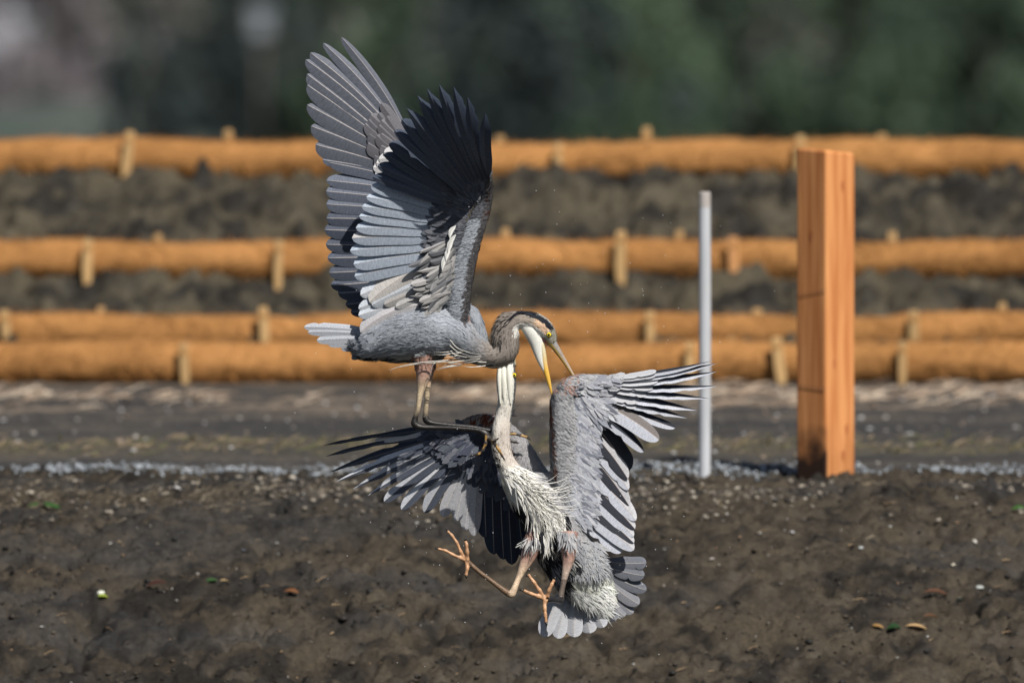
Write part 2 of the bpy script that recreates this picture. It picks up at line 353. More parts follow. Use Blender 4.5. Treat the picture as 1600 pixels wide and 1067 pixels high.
Yp = 44.62; pb = P(1290, 742, Yp); ptop = P(1290, 229, Yp); hp = ptop[2] - pb[2]
half = 92 / FPX * Yp / 2 / math.sqrt(2); bv = .008
post = empty('timber_post', pb, label='tall square orange cedar post standing corner-on at the right, dark damp foot', category='post')
ring = []
for sx, sy in ((-1, -1), (1, -1), (1, 1), (-1, 1)):
    for k in range(3):
        a = math.atan2(sy, sx) - math.pi / 4 + k * math.pi / 4
        ring.append((sx * (half - bv) + math.cos(a) * bv, sy * (half - bv) + math.sin(a) * bv))
V = []; zs = [-.35] + list(np.linspace(0, hp - .03, 8)) + [hp - .022, hp - .014]
for i, z in enumerate(zs):
    for x, y in ring:
        k = 1 if i < len(zs) - 1 else .93
        tilt = (-.006 * (x + y) / half) if i >= len(zs) - 2 else 0
        V.append((x * k, y * k, z + tilt - (0.02 * (y) / half * .5 if i >= len(zs) - 2 else 0) * -1))
F = []
for i in range(len(zs) - 1):
    for k in range(12): F.append((i * 12 + k, i * 12 + (k + 1) % 12, i * 12 + 12 + (k + 1) % 12, i * 12 + 12 + k))
F.append(tuple((len(zs) - 1) * 12 + k for k in range(12)))
sh = link('shaft', raw_mesh('shaft', V, F, wm, False), post); sh.matrix_parent_inverse.identity(); sh.rotation_euler = (0, 0, math.radians(44))
km, t, b = newmat('wood_knot', .7, .2); b.inputs['Base Color'].default_value = (.42, .14, .05, 1)
for kz, off, sx in ((hp * .88, .010, 1), (hp * .34, -.03, 1), (hp * .06, .012, 1), (hp * .14, .03, 1), (hp * .73, .0, -1)):   # knots, flush ovals on the two faces seen
    V = [(0, 0, 0)] + [(math.cos(a) * .007 * (1 + .2 * math.sin(3 * a)), 0, math.sin(a) * .020) for a in np.linspace(0, 2 * math.pi, 16, endpoint=False)]
    F = [(0, 1 + k, 1 + (k + 1) % 16) for k in range(16)]
    o = link('knot', raw_mesh('knot', V, F, km, False), sh); o.matrix_parent_inverse.identity()
    if sx > 0: o.location = (off, -half - .0015, kz)
    else: o.location = (-half - .0015, off, kz); o.rotation_euler = (0, 0, -math.pi / 2)
def tube(pts, rad, n=8, cap=True):
    pts = [Vector(p) for p in pts]; V = []; F = []; m = len(pts)
    ref = Vector((0.12, 1, .2))
    for i, p in enumerate(pts):
        tdir = (pts[min(i + 1, m - 1)] - pts[max(i - 1, 0)]).normalized()
        a = tdir.cross(ref).normalized(); b_ = tdir.cross(a)
        for k in range(n):
            an = 2 * math.pi * k / n; V.append(tuple(p + (a * math.cos(an) + b_ * math.sin(an)) * rad[i]))
    for i in range(m - 1):
        for k in range(n): F.append((i * n + k, i * n + (k + 1) % n, i * n + n + (k + 1) % n, i * n + n + k))
    if cap: F += [tuple(range(n))[::-1], tuple((m - 1) * n + k for k in range(n))]
    return V, F
wrm, t, b = newmat('face_line_dark', .5, .4); b.inputs['Base Color'].default_value = (.07, .05, .04, 1)
for zf, sl in ((.555, .012), (.27, -.006)):                       # thin dark lines slanting across the left face
    pts = [(sx * (half + .003), sy * (half + .003), hp * zf - sl * sy) for sx, sy in ((-1, 1), (-1, 0), (-1, -1))]
    V, F = tube(pts, [.0009] * 3, 6); o = link('face_line', raw_mesh('face_line', V, F, wrm), sh); o.matrix_parent_inverse.identity()
pm = attr_mat('grey_plastic', 0.45, 0.5, (30, 30, 4), 0.14, 0.1)
pp = P(1101, 738, Yp - .05); ptp = P(1101, 300, Yp - .05); hh = ptp[2] - pp[2]; rp = 9.3 / FPX * Yp
pipe = empty('marker_pipe', pp, label='thin pale grey upright pipe behind the wing tips, left of the timber post', category='pipe')
V, F = tube([(0, 0, -.3), (0, 0, 0), (.001, 0, hh * .5), (0, 0, hh - .05)], [rp] * 4, 28)
link('tube', raw_mesh('tube', V, F, pm, False, (.47, .49, .52)), pipe).matrix_parent_inverse.identity()
V, F = tube([(0, 0, hh - .055), (0, 0, hh - .004), (0, 0, hh)], [rp * 1.01, rp * 1.01, rp * .85], 20)
link('bare_end', raw_mesh('bare_end', V, F, pm, False, (.40, .37, .35)), pipe).matrix_parent_inverse.identity()

# ------------------------------------------------------------------ trees beyond the bank
def tree_mesh(seed, h, rad, cols, nleaf=5200, low=.04):
    r = np.random.default_rng(seed)
    nl = 44; lob = np.stack([r.normal(0, .42, nl), r.normal(0, .42, nl), r.uniform(low, .95, nl)], -1)
    rr = np.clip(1.15 - lob[:, 2] * .75, .25, 1) ; lob[:, 0] *= rr; lob[:, 1] *= rr
    q = r.integers(0, nl, nleaf); d = r.normal(0, 1, (nleaf, 3)); d /= np.linalg.norm(d, axis=1)[:, None]
    ls = r.uniform(.09, .24, nl)[q]
    c = lob[q] + d * (ls * r.uniform(.45, 1, nleaf) ** .5)[:, None] * np.array([1, 1, .7])
    c = c * np.array([rad, rad, h]); c[:, 2] = np.maximum(c[:, 2], .05)
    s = r.uniform(.07, .17, nleaf)[:, None]
    a = r.normal(0, 1, (nleaf, 3)); a /= np.linalg.norm(a, axis=1)[:, None]; b_ = np.cross(a, r.normal(0, 1, (nleaf, 3))); b_ /= np.linalg.norm(b_, axis=1)[:, None]
    V = np.stack([c - a * s, c - b_ * s * .5, c + a * s, c + b_ * s * .5], 1).reshape(-1, 3)
    k = r.random(nl)[q] ** 1.3 * .8 + r.random(nleaf) * .2
    col = mixc(cols[0], cols[1], k); col = np.repeat(col, 4, 0)
    return raw_mesh('crown', V, np.arange(nleaf * 4).reshape(-1, 4), M_leaf, False, col)
def trunk_mesh(seed, h, rad):
    r = random.Random(seed); V, F = tube([(0, 0, -.4), (.05, .02, h * .3), (-.05, .1, h * .6), (.05, 0, h * .92)], [.16, .12, .08, .02], 8)
    for k in range(9):
        z = h * r.uniform(.18, .8); a = r.uniform(0, 6.28); L = rad * r.uniform(.5, .9) * (1.1 - z / h)
        v, f = tube([(0, 0, z), (math.cos(a) * L * .5, math.sin(a) * L * .5, z + L * .2), (math.cos(a) * L, math.sin(a) * L, z + L * .5)], [.06, .035, .01], 6)
        n = len(V); V += v; F += [tuple(i + n for i in ff) for ff in f]
    return raw_mesh('trunk', V, F, M_bark, True, (.10, .085, .07))
G1 = ((.036, .062, .042), (.098, .148, .092)); G2 = ((.048, .060, .055), (.13, .15, .125)); G3 = ((.14, .125, .14), (.32, .28, .30)); G4 = ((.065, .11, .07), (.14, .20, .12)); G5 = ((.022, .034, .042), (.065, .09, .085))
KM = {}
for i, (k, g) in enumerate((('green', G1), ('grey', G2), ('bare', G3), ('bright', G4), ('dark', G5))):
    KM[k] = (tree_mesh(50 + i, 5.2, 2.6, g, 5200 if k != 'bare' else 3300), trunk_mesh(60 + i, 5.2, 2.6))
TREES = [  # photo x of the trunk, distance, kind, scale, label
 (-40, 235, 'bare', .9, 'sparse reddish-grey tree at the far left behind the bank'),
 (90, 250, 'bare', 1.0, 'thin greyish tree second from the left, paler than its neighbours'),
 (232, 128, 'dark', .30, 'low very dark bush just above the topmost log at left'),
 (190, 280, 'grey', 1.2, 'hazy grey tree behind the low dark bush at left'),
 (330, 225, 'grey', 1.0, 'grey-green tree left of the raised wings'),
 (395, 205, 'dark', .7, 'dark rounded tree just left of the raised wings'),
 (470, 240, 'green', 1.0, 'green tree directly behind the far raised wing'),
 (610, 205, 'green', .9, 'green tree between the two raised wings'),
 (720, 230, 'grey', 1.0, 'grey-green tree behind the dark raised wing'),
 (800, 185, 'dark', .8, 'very dark tree just right of the raised wings'),
 (905, 215, 'green', .9, 'deep green tree right of the raised wings'),
 (990, 190, 'bright', .62, 'brighter green low bush above the log left of the pipe'),
 (1080, 235, 'green', 1.1, 'broad green tree behind the grey pipe'),
 (1190, 205, 'grey', .9, 'grey-green tree just left of the timber post'),
 (1260, 245, 'green', 1.1, 'green tree directly behind the timber post'),
 (1350, 200, 'green', .8, 'rounded green tree just right of the timber post'),
 (1450, 225, 'dark', .9, 'very dark tree near the right edge'),
 (1540, 195, 'green', .8, 'green tree at the right edge of the picture'),
 (1650, 230, 'grey', 1.1, 'grey-green tree just past the right edge')]
for i, (px, Y, k, s, lab) in enumerate(TREES):
    x = P(px, 100, Y)[0]; z = float(zg(x, Y))
    e = empty('broadleaf_tree' if k != 'bare' else 'bare_tree', (x, Y, z), label=lab, category='tree', group='trees beyond the bank')
    e.rotation_euler = (0, 0, i * 1.7); e.scale = (s * random.uniform(.85, 1.1), s * random.uniform(.85, 1.1), s)
    for nm, me in (('crown', KM[k][0]), ('trunk', KM[k][1])):
        o = bpy.data.objects.new(nm, me); COL.objects.link(o); o.parent = e
# pale grassy rise at the left, in front of the trees
mx_ = np.linspace(-30, -2.2, 90); my_ = np.linspace(132, 185, 50); MX, MY = np.meshgrid(mx_, my_)
u = np.clip((MY - 132) / 30, 0, 1); edge = np.clip((-2.9 - MX) / 2.4, 0, 1); MZ = zprof(MY) - .3 + (u * u * (3 - 2 * u)) * edge * (.75 + .5 * vnoise(MX * .4, MY * .1, s=5)) 
im = np.arange(MX.size).reshape(MX.shape); Fm = np.stack([im[:-1, :-1], im[:-1, 1:], im[1:, 1:], im[1:, :-1]], -1).reshape(-1, 4)
link('grassy_rise', raw_mesh('grassy_rise', np.stack([MX, MY, MZ], -1), Fm, M_stone, True, mixc((.055, .075, .052), (.09, .095, .08), vnoise(MX * 1.2, MY * .3, s=6)).reshape(-1, 3)), kind='structure')
# box on a pole added to stand in for an unidentified pale spot
nb = P(408, 55, 180); nz = float(zg(nb[0], 180))
bx_ = empty('pale_spot_box', (nb[0], 180, nz), label='added box on a pole for a small pale blurred spot among the trees, left of the raised wing', category='stand-in box')
nbm, t, b = newmat('white_paint', .6, .3); b.inputs['Base Color'].default_value = (.22, .24, .27, 1)
hN = nb[2] - nz
V, F = tube([(0, 0, -.3), (0, 0, hN)], [.02, .02], 10); link('pole', raw_mesh('pole', V, F, M_bark, True, (.12, .10, .08)), bx_).matrix_parent_inverse.identity()
V = [(x, y, hN + z) for z in (0, .28) for x, y in ((-.13, -.12), (.13, -.12), (.13, .12), (-.13, .12))]
link('box', raw_mesh('box', V, [(3, 2, 1, 0), (4, 5, 6, 7), (0, 1, 5, 4), (1, 2, 6, 5), (2, 3, 7, 6), (3, 0, 4, 7)], nbm, False), bx_).matrix_parent_inverse.identity()
V = [(-.16, -.16, hN + .282), (.16, -.16, hN + .282), (.16, .15, hN + .282), (-.16, .15, hN + .282), (-.16, 0, hN + .37), (.16, 0, hN + .37)]
link('roof', raw_mesh('roof', V, [(0, 1, 5, 4), (2, 3, 4, 5), (0, 4, 3), (1, 2, 5), (3, 2, 1, 0)], nbm, False), bx_).matrix_parent_inverse.identity()
# house added to stand in for an unidentified pale spot, upper left
hm_w, t, b = newmat('white_siding', .7, .2); b.inputs['Base Color'].default_value = (.42, .44, .50, 1)
hm_r, t, b = newmat('grey_shingle', .8, .2); b.inputs['Base Color'].default_value = (.10, .10, .115, 1)
hm_g, t, b = newmat('window_glass', .1, .6); b.inputs['Base Color'].default_value = (.03, .04, .055, 1)
def box(x0, x1, y0, y1, z0, z1):
    V = [(x, y, z) for z in (z0, z1) for x, y in ((x0, y0), (x1, y0), (x1, y1), (x0, y1))]
    return V, [(3, 2, 1, 0), (4, 5, 6, 7), (0, 1, 5, 4), (1, 2, 6, 5), (2, 3, 7, 6), (3, 0, 4, 7)]
hp_ = P(-30, -12, 300); hz = hp_[2]
hs = empty('pale_spot_house', (hp_[0] - 1.5, 300, hz - 2.4), label='added house standing in for a pale blurred spot at the top left corner behind the trees', category='house')
V, F = box(-3, 3, 0, 7, 0, 2.8); link('wall', raw_mesh('wall', V, F, hm_w, False), hs).matrix_parent_inverse.identity()
V = [(-3.3, -.3, 2.75), (3.3, -.3, 2.75), (3.3, 7.3, 2.75), (-3.3, 7.3, 2.75), (-3.3, 3.5, 4.6), (3.3, 3.5, 4.6)]
link('roof', raw_mesh('roof', V, [(0, 1, 5, 4), (2, 3, 4, 5), (0, 4, 3), (1, 2, 5), (3, 2, 1, 0)], hm_r, False), hs).matrix_parent_inverse.identity()
for x in (-1.6, 1.2):
    V, F = box(x - .45, x + .45, -.04, 0, 1.1, 2.2); fo = link('window', raw_mesh('window', V, F, hm_w, False), hs); fo.matrix_parent_inverse.identity()
    V, F = box(x - .38, x + .38, -.06, -.045, 1.17, 2.13); link('pane', raw_mesh('pane', V, F, hm_g, False), fo).matrix_parent_inverse.identity()

# ------------------------------------------------------------------ things scattered on the mud
ICO_V = None
def ico():
    p = (1 + 5 ** .5) / 2
    V = np.array([(-1, p, 0), (1, p, 0), (-1, -p, 0), (1, -p, 0), (0, -1, p), (0, 1, p), (0, -1, -p), (0, 1, -p), (p, 0, -1), (p, 0, 1), (-p, 0, -1), (-p, 0, 1)]) / math.sqrt(1 + p * p)
    F = np.array([(0, 11, 5), (0, 5, 1), (0, 1, 7), (0, 7, 10), (0, 10, 11), (1, 5, 9), (5, 11, 4), (11, 10, 2), (10, 7, 6), (7, 1, 8), (3, 9, 4), (3, 4, 2), (3, 2, 6), (3, 6, 8), (3, 8, 9), (4, 9, 5), (2, 4, 11), (6, 2, 10), (8, 6, 7), (9, 8, 1)])
    return V, F
IV, IF = ico()
def pebbles(name, X, Y, size, cols, flat=.55, lift=.2):
    n = len(X); Zp = zg(X, Y); R = rng.uniform(.7, 1.3, (n, 1, 3)) * np.asarray(size).reshape(-1, 1, 1) * np.array([1, 1, flat])
    jit = rng.uniform(.8, 1.2, (n, 12, 1)); V = IV[None] * jit * R
    an = rng.uniform(0, 6.28, n); ca, sa = np.cos(an)[:, None], np.sin(an)[:, None]
    V = np.stack([V[..., 0] * ca - V[..., 1] * sa, V[..., 0] * sa + V[..., 1] * ca, V[..., 2]], -1)
    V += np.stack([X, Y, Zp + np.asarray(size) * lift], -1)[:, None]
    F = (IF[None] + (np.arange(n) * 12)[:, None, None]).reshape(-1, 3)
    link(name, raw_mesh(name, V.reshape(-1, 3), F, M_stone, False, np.repeat(cols, 12, 0)), kind='stuff')
def pick(n, pal): 
    pal = np.array(pal); return pal[rng.integers(0, len(pal), n)] * rng.uniform(.7, 1.25, (n, 1))
n = 8000; X = rng.uniform(-2.6, 2.6, n); Y = rng.normal(44.90, .13, n); 
pebbles('water_glint_gravel', X, Y, rng.uniform(.003, .008, n), pick(n, [(.38, .42, .46), (.26, .30, .34), (.48, .52, .56), (.16, .17, .18)]), .6, .3)  # pale pebbles imitate the sparkle on a strip of shallow water
n = 5200; X = rng.uniform(-2.6, 2.6, n); Y = rng.normal(44.1, .2, n); keep = fbm(X * 3, Y * 2, s=99) > .44; X, Y = X[keep], Y[keep]; n = len(X)
pebbles('shore_gravel', X, Y, rng.uniform(.004, .012, n), pick(n, [(.12, .10, .085), (.24, .21, .17), (.38, .34, .28), (.08, .075, .07)]), .6, .3)
n = 420; X = rng.uniform(-2.7, 2.7, n); Y = rng.uniform(45.3, 50, n)
pebbles('flat_gravel', X, Y, rng.uniform(.004, .013, n), pick(n, [(.30, .28, .25), (.42, .42, .42), (.16, .15, .14), (.33, .25, .19)]), .6, .3)
n = 520; X = rng.uniform(-2.3, 2.3, n); Y = rng.uniform(42.1, 43.9, n)
pebbles('grit', X, Y, rng.uniform(.002, .007, n), pick(n, [(.30, .28, .25), (.12, .11, .10), (.20, .13, .08), (.4, .4, .38)]), .6, .2)
n = 14000; X = rng.uniform(-2.4, 2.4, n); Y = 42.0 + 2.1 * rng.random(n); keep = fbm(X * 2.3, Y * 3.1, s=140) > rng.uniform(.30, .62, n); X, Y = X[keep], Y[keep]; n = len(X)
pebbles('mud_clods', X, Y, rng.gamma(1.6, .0020, n) + .0015, pick(n, [(.05, .041, .031), (.025, .021, .018), (.075, .060, .043), (.014, .013, .012)]), .55, .05)
def straws(name, X, Y, L, cols, up=.25, wd=.002):
    n = len(X); an = rng.normal(0, .8, n); el = np.abs(rng.normal(0, up, n)); d = np.stack([np.cos(an) * np.cos(el), np.sin(an) * np.cos(el), np.sin(el)], -1)
    base = np.stack([X, Y, zg(X, Y) + .006], -1); s = np.cross(d, (0, 0, 1.)); s /= np.linalg.norm(s, axis=1)[:, None]; u = np.cross(s, d)
    L = np.asarray(L)[:, None]; mid = base + d * L * .5 + u * L * .06; tip = base + d * L
    wdd = wd * rng.uniform(.5, 1.5, (n, 1))
    V = np.stack([base - s * wdd, base + s * wdd, base + u * wdd, mid - s * wdd, mid + s * wdd, mid + u * wdd, tip], 1).reshape(-1, 3)
    f = np.array([(0, 1, 4), (0, 4, 3), (1, 2, 5), (1, 5, 4), (2, 0, 3), (2, 3, 5), (3, 4, 6), (4, 5, 6), (5, 3, 6)])
    F = (f[None] + (np.arange(n) * 7)[:, None, None]).reshape(-1, 3)
    link(name, raw_mesh(name, V, F, M_straw, False, np.repeat(cols, 7, 0)), kind='stuff')
n = 3200; X = rng.uniform(-2.5, 2.5, n); Y = rng.normal(44.0, .22, n); keep = fbm(X * 2, Y * 2, s=120) > .45; X, Y = X[keep], Y[keep]; n = len(X)
straws('dry_straw', X, Y, rng.uniform(.012, .06, n), pick(n, [(.26, .21, .14), (.15, .12, .08), (.36, .31, .23), (.07, .06, .045)]), .22, .0016)
n = 1000; X = rng.uniform(-2.7, 2.7, n); Y = rng.normal(46.1, .22, n)
straws('grass_wrack', X, Y, rng.uniform(.03, .09, n), pick(n, [(.17, .14, .075), (.11, .11, .05), (.26, .20, .13)]), .3, .003)
n = 1000; X = rng.uniform(-2.8, 2.8, n); Y = rng.normal(49.5, .35, n); keep = fbm(X * 2, Y * 1, s=121) > .46; X, Y = X[keep], Y[keep]; n = len(X)
straws('dry_reed_litter', X, Y, rng.uniform(.05, .16, n), pick(n, [(.42, .32, .23), (.30, .22, .16), (.5, .42, .33)]), .15, .005)
n = 120; X = rng.uniform(-2, 2, n); Y = rng.uniform(42.2, 43.8, n)
straws('twig_bits', X, Y, rng.uniform(.015, .06, n), pick(n, [(.25, .17, .10), (.34, .24, .14), (.08, .06, .05)]), .15)

def gY(px, py):
    Y = 41.2
    for Yc in np.arange(41.2, 53.5, .01):
        p = P(px, py, Yc)
        if zg(p[0], Yc) >= p[2]: return Yc
    return 44.
def shell(px, py, size, col, label):
    Y = gY(px, py); x = P(px, py, Y)[0]; V = [(0, 0, .35)]; F = []
    for j, (r, z) in enumerate(((.35, .33), (.7, .22), (1, 0))):
        for k in range(14):
            a = 2 * math.pi * k / 14; rr = r * (1 + (.06 if k % 2 else -.03)) * (1 + .15 * math.cos(a)); V.append((math.cos(a) * rr, math.sin(a) * rr * .75, z))
    for k in range(14):
        F.append((0, 1 + k, 1 + (k + 1) % 14))
        for j in range(2): F.append((1 + j * 14 + k, 1 + j * 14 + 14 + k, 1 + j * 14 + 14 + (k + 1) % 14, 1 + j * 14 + (k + 1) % 14))
    o = link('clam_shell', raw_mesh('clam_shell', V, F, M_stone, True, col), label=label, category='shell')
    o.location = (x, Y, float(zg(x, Y)) + size * .1); o.scale = (size, size, size); o.rotation_euler = (random.uniform(.1, .6), random.uniform(-.3, .3), random.uniform(0, 3))
shell(277, 768, .019, (.62, .60, .58), 'white shell in the debris line at left')
shell(381, 870, .011, (.30, .34, .42), 'small bluish shell on the mud at left')
shell(1238, 832, .012, (.42, .42, .42), 'pale shell on the mud just left below the timber post')
shell(1345, 860, .011, (.36, .38, .38), 'greyish shell on the mud below and right of the timber post')
shell(1524, 848, .013, (.52, .50, .46), 'white shell on the mud near the right edge')
shell(1489, 883, .010, (.48, .44, .36), 'cream shell on the mud below the debris line, right')
shell(1530, 926, .014, (.34, .36, .34), 'grey-green shell lying lowest on the right')
shell(1500, 937, .013, (.48, .50, .42), 'shell beside reddish leaves on the right side mud')
shell(1112, 880, .009, (.46, .42, .38), 'small tan shell on the mud right of the fanned tail')
shell(157, 932, .013, (.58, .60, .52), 'white shell against a green leaf at lower left')
def leaf(px, py, L, W, col, label, ang, name='fallen_leaf', z=.006, cat='leaf'):
    Y = gY(px, py); x = P(px, py, Y)[0]; V = []; F = []; n = 8
    for i in range(n + 1):
        v = i / n; ww = W * math.sin(math.pi * min(.97, v * .94 + .03)) ** .8
        for s in (-1, 0, 1): V.append((L * (v - .5), s * ww * .5, .25 * ww * abs(s) + .08 * L * math.sin(3 * v)))
    for i in range(n):
        for k in (0, 1): F.append((i * 3 + k, i * 3 + 3 + k, i * 3 + 4 + k, i * 3 + 1 + k))
    o = link(name, raw_mesh(name, V, F, M_leaf, True, col), label=label, category=cat)
    o.location = (x, Y, float(zg(x, Y)) + z); o.rotation_euler = (random.uniform(.3, .5), random.uniform(-.2, .2), ang)
leaf(161, 938, .035, .022, (.30, .38, .05), 'yellow-green leaf under a white shell at lower left', .3)
leaf(330, 912, .045, .022, (.03, .08, .02), 'dark green leaf beside a dry stem on the left mud', .2)
leaf(352, 912, .05, .012, (.50, .36, .18), 'tan dry leaf beside the dark green leaf at left', .8)
leaf(455, 930, .055, .025, (.20, .085, .035), 'orange-brown leaf on the mud left of the dangling foot', -.4)
leaf(245, 918, .07, .03, (.06, .022, .016), 'dark reddish leaf on the mud at lower left', .1)
leaf(1397, 987, .045, .035, (.014, .05, .012), 'dark green leaf at lower right beside a dry tan leaf', .1)
leaf(1432, 990, .075, .020, (.55, .36, .17), 'dry tan leaf right of the dark green leaf, lower right', .1)
leaf(1370, 984, .05, .018, (.34, .20, .07), 'brown curled leaf left of the dark green leaf, lower right', -.3)
leaf(1462, 932, .08, .03, (.12, .055, .03), 'reddish leaf on the mud at right beside a pale shell', .1)
leaf(1455, 968, .06, .025, (.12, .06, .03), 'rust coloured leaf midway between two leaf clusters at right', .4)
leaf(1592, 803, .05, .025, (.04, .13, .02), 'green leaf in the debris line at the right edge', .0)
leaf(75, 798, .14, .03, (.025, .09, .015), 'green seaweed strip along the debris line at left', .05)

# ================================================================== the herons
def catmull(pts, n):
    pts = np.array(pts, float); m = len(pts); out = []
    ext = np.vstack([2 * pts[0] - pts[1], pts, 2 * pts[-1] - pts[-2]])
    for i in range(m - 1):
        p0, p1, p2, p3 = ext[i:i + 4]
        for k in range(n):
            t = k / n
            out.append(.5 * ((2 * p1) + (-p0 + p2) * t + (2 * p0 - 5 * p1 + 4 * p2 - p3) * t * t + (-p0 + 3 * p1 - 3 * p2 + p3) * t ** 3))
    out.append(pts[-1]); return np.array(out)
PXM = 1 / 500.0   # metres per photo pixel at 40 m
class Loft:
    def __init__(s, tag, pts, n=10, na=24):
        """pts: px, py, depth_cm, r_lateral_px, r_depth_px"""
        s.tag = tag; q = catmull(pts, n); s.q = q
        C = np.array([B(a[0], a[1], a[2]) for a in q]); T = np.gradient(C, axis=0); T /= np.linalg.norm(T, axis=1)[:, None] + 1e-9
        s.C, s.T = C, T
        V = []; s.info = []
        for i in range(len(q)):
            t = T[i]; lat = np.array((t[2], 0., -t[0])); ln = np.linalg.norm(lat)
            lat = lat / ln if ln > .15 else np.array((1., 0, 0))
            lat = lat - t * lat.dot(t); lat /= np.linalg.norm(lat)
            dep = np.cross(t, lat)
            if dep[1] < 0 and abs(dep[1]) > 0: dep = -dep
            rl, rd = max(q[i, 3], .6) * PXM, max(q[i, 4], .6) * PXM
            for k in range(na):
                a = 2 * math.pi * k / na
                V.append(C[i] + lat * math.cos(a) * rl + dep * math.sin(a) * rd)
                s.info.append((i / (len(q) - 1), math.cos(a), math.sin(a)))
        m = len(q); s.V = V
        F = [(i * na + k, i * na + (k + 1) % na, i * na + na + (k + 1) % na, i * na + na + k) for i in range(m - 1) for k in range(na)]
        F += [tuple(range(na))[::-1], tuple((m - 1) * na + k for k in range(na))]
        s.F = F

def build_body(lofts, voxel, colfn, parent, mat, name='body'):
    V = []; F = []
    for L in lofts:
        n = len(V); V += list(L.V); F += [tuple(i + n for i in f) for f in L.F]
    me = raw_mesh('tmp', V, F); me.validate()
    o = bpy.data.objects.new('tmp', me); COL.objects.link(o)
    import bmesh
    bm = bmesh.new(); bm.from_mesh(me); bmesh.ops.recalc_face_normals(bm, faces=bm.faces); bm.to_mesh(me); bm.free()
    md = o.modifiers.new('r', 'REMESH'); md.mode = 'VOXEL'; md.voxel_size = voxel
    sm_ = o.modifiers.new('s', 'SMOOTH'); sm_.iterations = 2; sm_.factor = .5
    dg = bpy.context.evaluated_depsgraph_get(); out = bpy.data.meshes.new_from_object(o.evaluated_get(dg))
    bpy.data.objects.remove(o); bpy.data.meshes.remove(me)
    out.name = name
    kd = kdtree.KDTree(len(V)); ref = []
    for li, L in enumerate(lofts):
        for v, inf in zip(L.V, L.info): kd.insert(v, len(ref)); ref.append((li, inf))
    kd.balance()
    nv = len(out.vertices); co = np.empty(nv * 3, np.float32); out.vertices.foreach_get('co', co); co = co.reshape(-1, 3)
    px, py = unproj(co.astype(float)); li = np.zeros(nv, int); S = np.zeros(nv); CA = np.zeros(nv); SA = np.zeros(nv)
    for i in range(nv):
        _, j, _ = kd.find(co[i]); r = ref[j]; li[i] = r[0]; S[i], CA[i], SA[i] = r[1]
    col = colfn(lofts, li, S, CA, SA, px, py, co)
    set_col(out, col); out.materials.clear(); out.materials.append(mat); out.materials.append(M_skin)
    isk = np.array([l.tag in ('leg', 'toe') for l in lofts])[li]; pv = np.empty(len(out.polygons), np.int32); out.polygons.foreach_get('loop_start', pv)
    lv = np.empty(len(out.loops), np.int32); out.loops.foreach_get('vertex_index', lv); out.polygons.foreach_set('material_index', isk[lv[pv]].astype(np.int32))
    out.polygons.foreach_set('use_smooth', np.ones(len(out.polygons), bool))
    ob = link(name, out, parent)
    nr = np.empty(nv * 3, np.float32); out.vertices.foreach_get('normal', nr); nr = nr.reshape(-1, 3)
    return ob, dict(co=co.astype(float), nr=nr.astype(float), li=li, S=S, CA=CA, SA=SA, px=px, py=py, col=col, lofts=lofts)

def contour(data, sel, n, Lr, wr, lift, parent, name, sign=-1, jit=.25, cvar=.2, flow=None, label=None, colfn=None):
    """small overlapping contour feathers laid over the chosen skin; sign=-1: tips point to the loft start"""
    ids = np.nonzero(sel)[0]
    if len(ids) == 0: return
    q = ids[rng.integers(0, len(ids), n)]
    p = data['co'][q] + rng.normal(0, .0012, (n, 3)); nn = data['nr'][q]
    if flow is None:
        tg = np.zeros((n, 3))
        for k in range(n):
            L = data['lofts'][data['li'][q[k]]]; i = min(int(data['S'][q[k]] * (len(L.T) - 1)), len(L.T) - 1); tg[k] = L.T[i] * sign
    else: tg = flow(data, q)
    tg = tg + rng.normal(0, jit, (n, 3)) * .6
    tg -= nn * np.sum(tg * nn, 1)[:, None]; tg /= np.linalg.norm(tg, axis=1)[:, None] + 1e-9
    sd = np.cross(nn, tg)
    L = rng.uniform(Lr[0], Lr[1], (n, 1)); W = L * rng.uniform(wr[0], wr[1], (n, 1)) * .5; lf = rng.uniform(.3, 1, (n, 1)) * lift
    base = p - nn * .001
    mid = base + tg * L * .55 + nn * (L * lf * .55 + .0012); tip = base + tg * L + nn * L * lf * .8
    V = np.stack([base, mid - sd * W, mid + nn * W * .25, mid + sd * W, tip, base + tg * L * .85 + nn * (L * lf * .75) - sd * W * .6, base + tg * L * .85 + nn * (L * lf * .75) + sd * W * .6], 1)
    f = np.array([(0, 1, 2), (0, 2, 3), (1, 5, 2), (2, 5, 4), (2, 4, 6), (2, 6, 3)])
    F = (f[None] + (np.arange(n) * 7)[:, None, None]).reshape(-1, 3)
    c = data['col'][q] if colfn is None else colfn(data, q)
    c = c * rng.uniform(1 - cvar, 1 + cvar, (n, 1)); c = np.repeat(c, 7, 0)
    me = raw_mesh(name, V.reshape(-1, 3), F, M_plume, True, np.clip(c, 0, .95))
    soft_normals(me, np.repeat(nn + rng.normal(0, .10, (n, 3)) + tg * .12, 7, 0))
    return link(name, me, parent, kind='stuff')

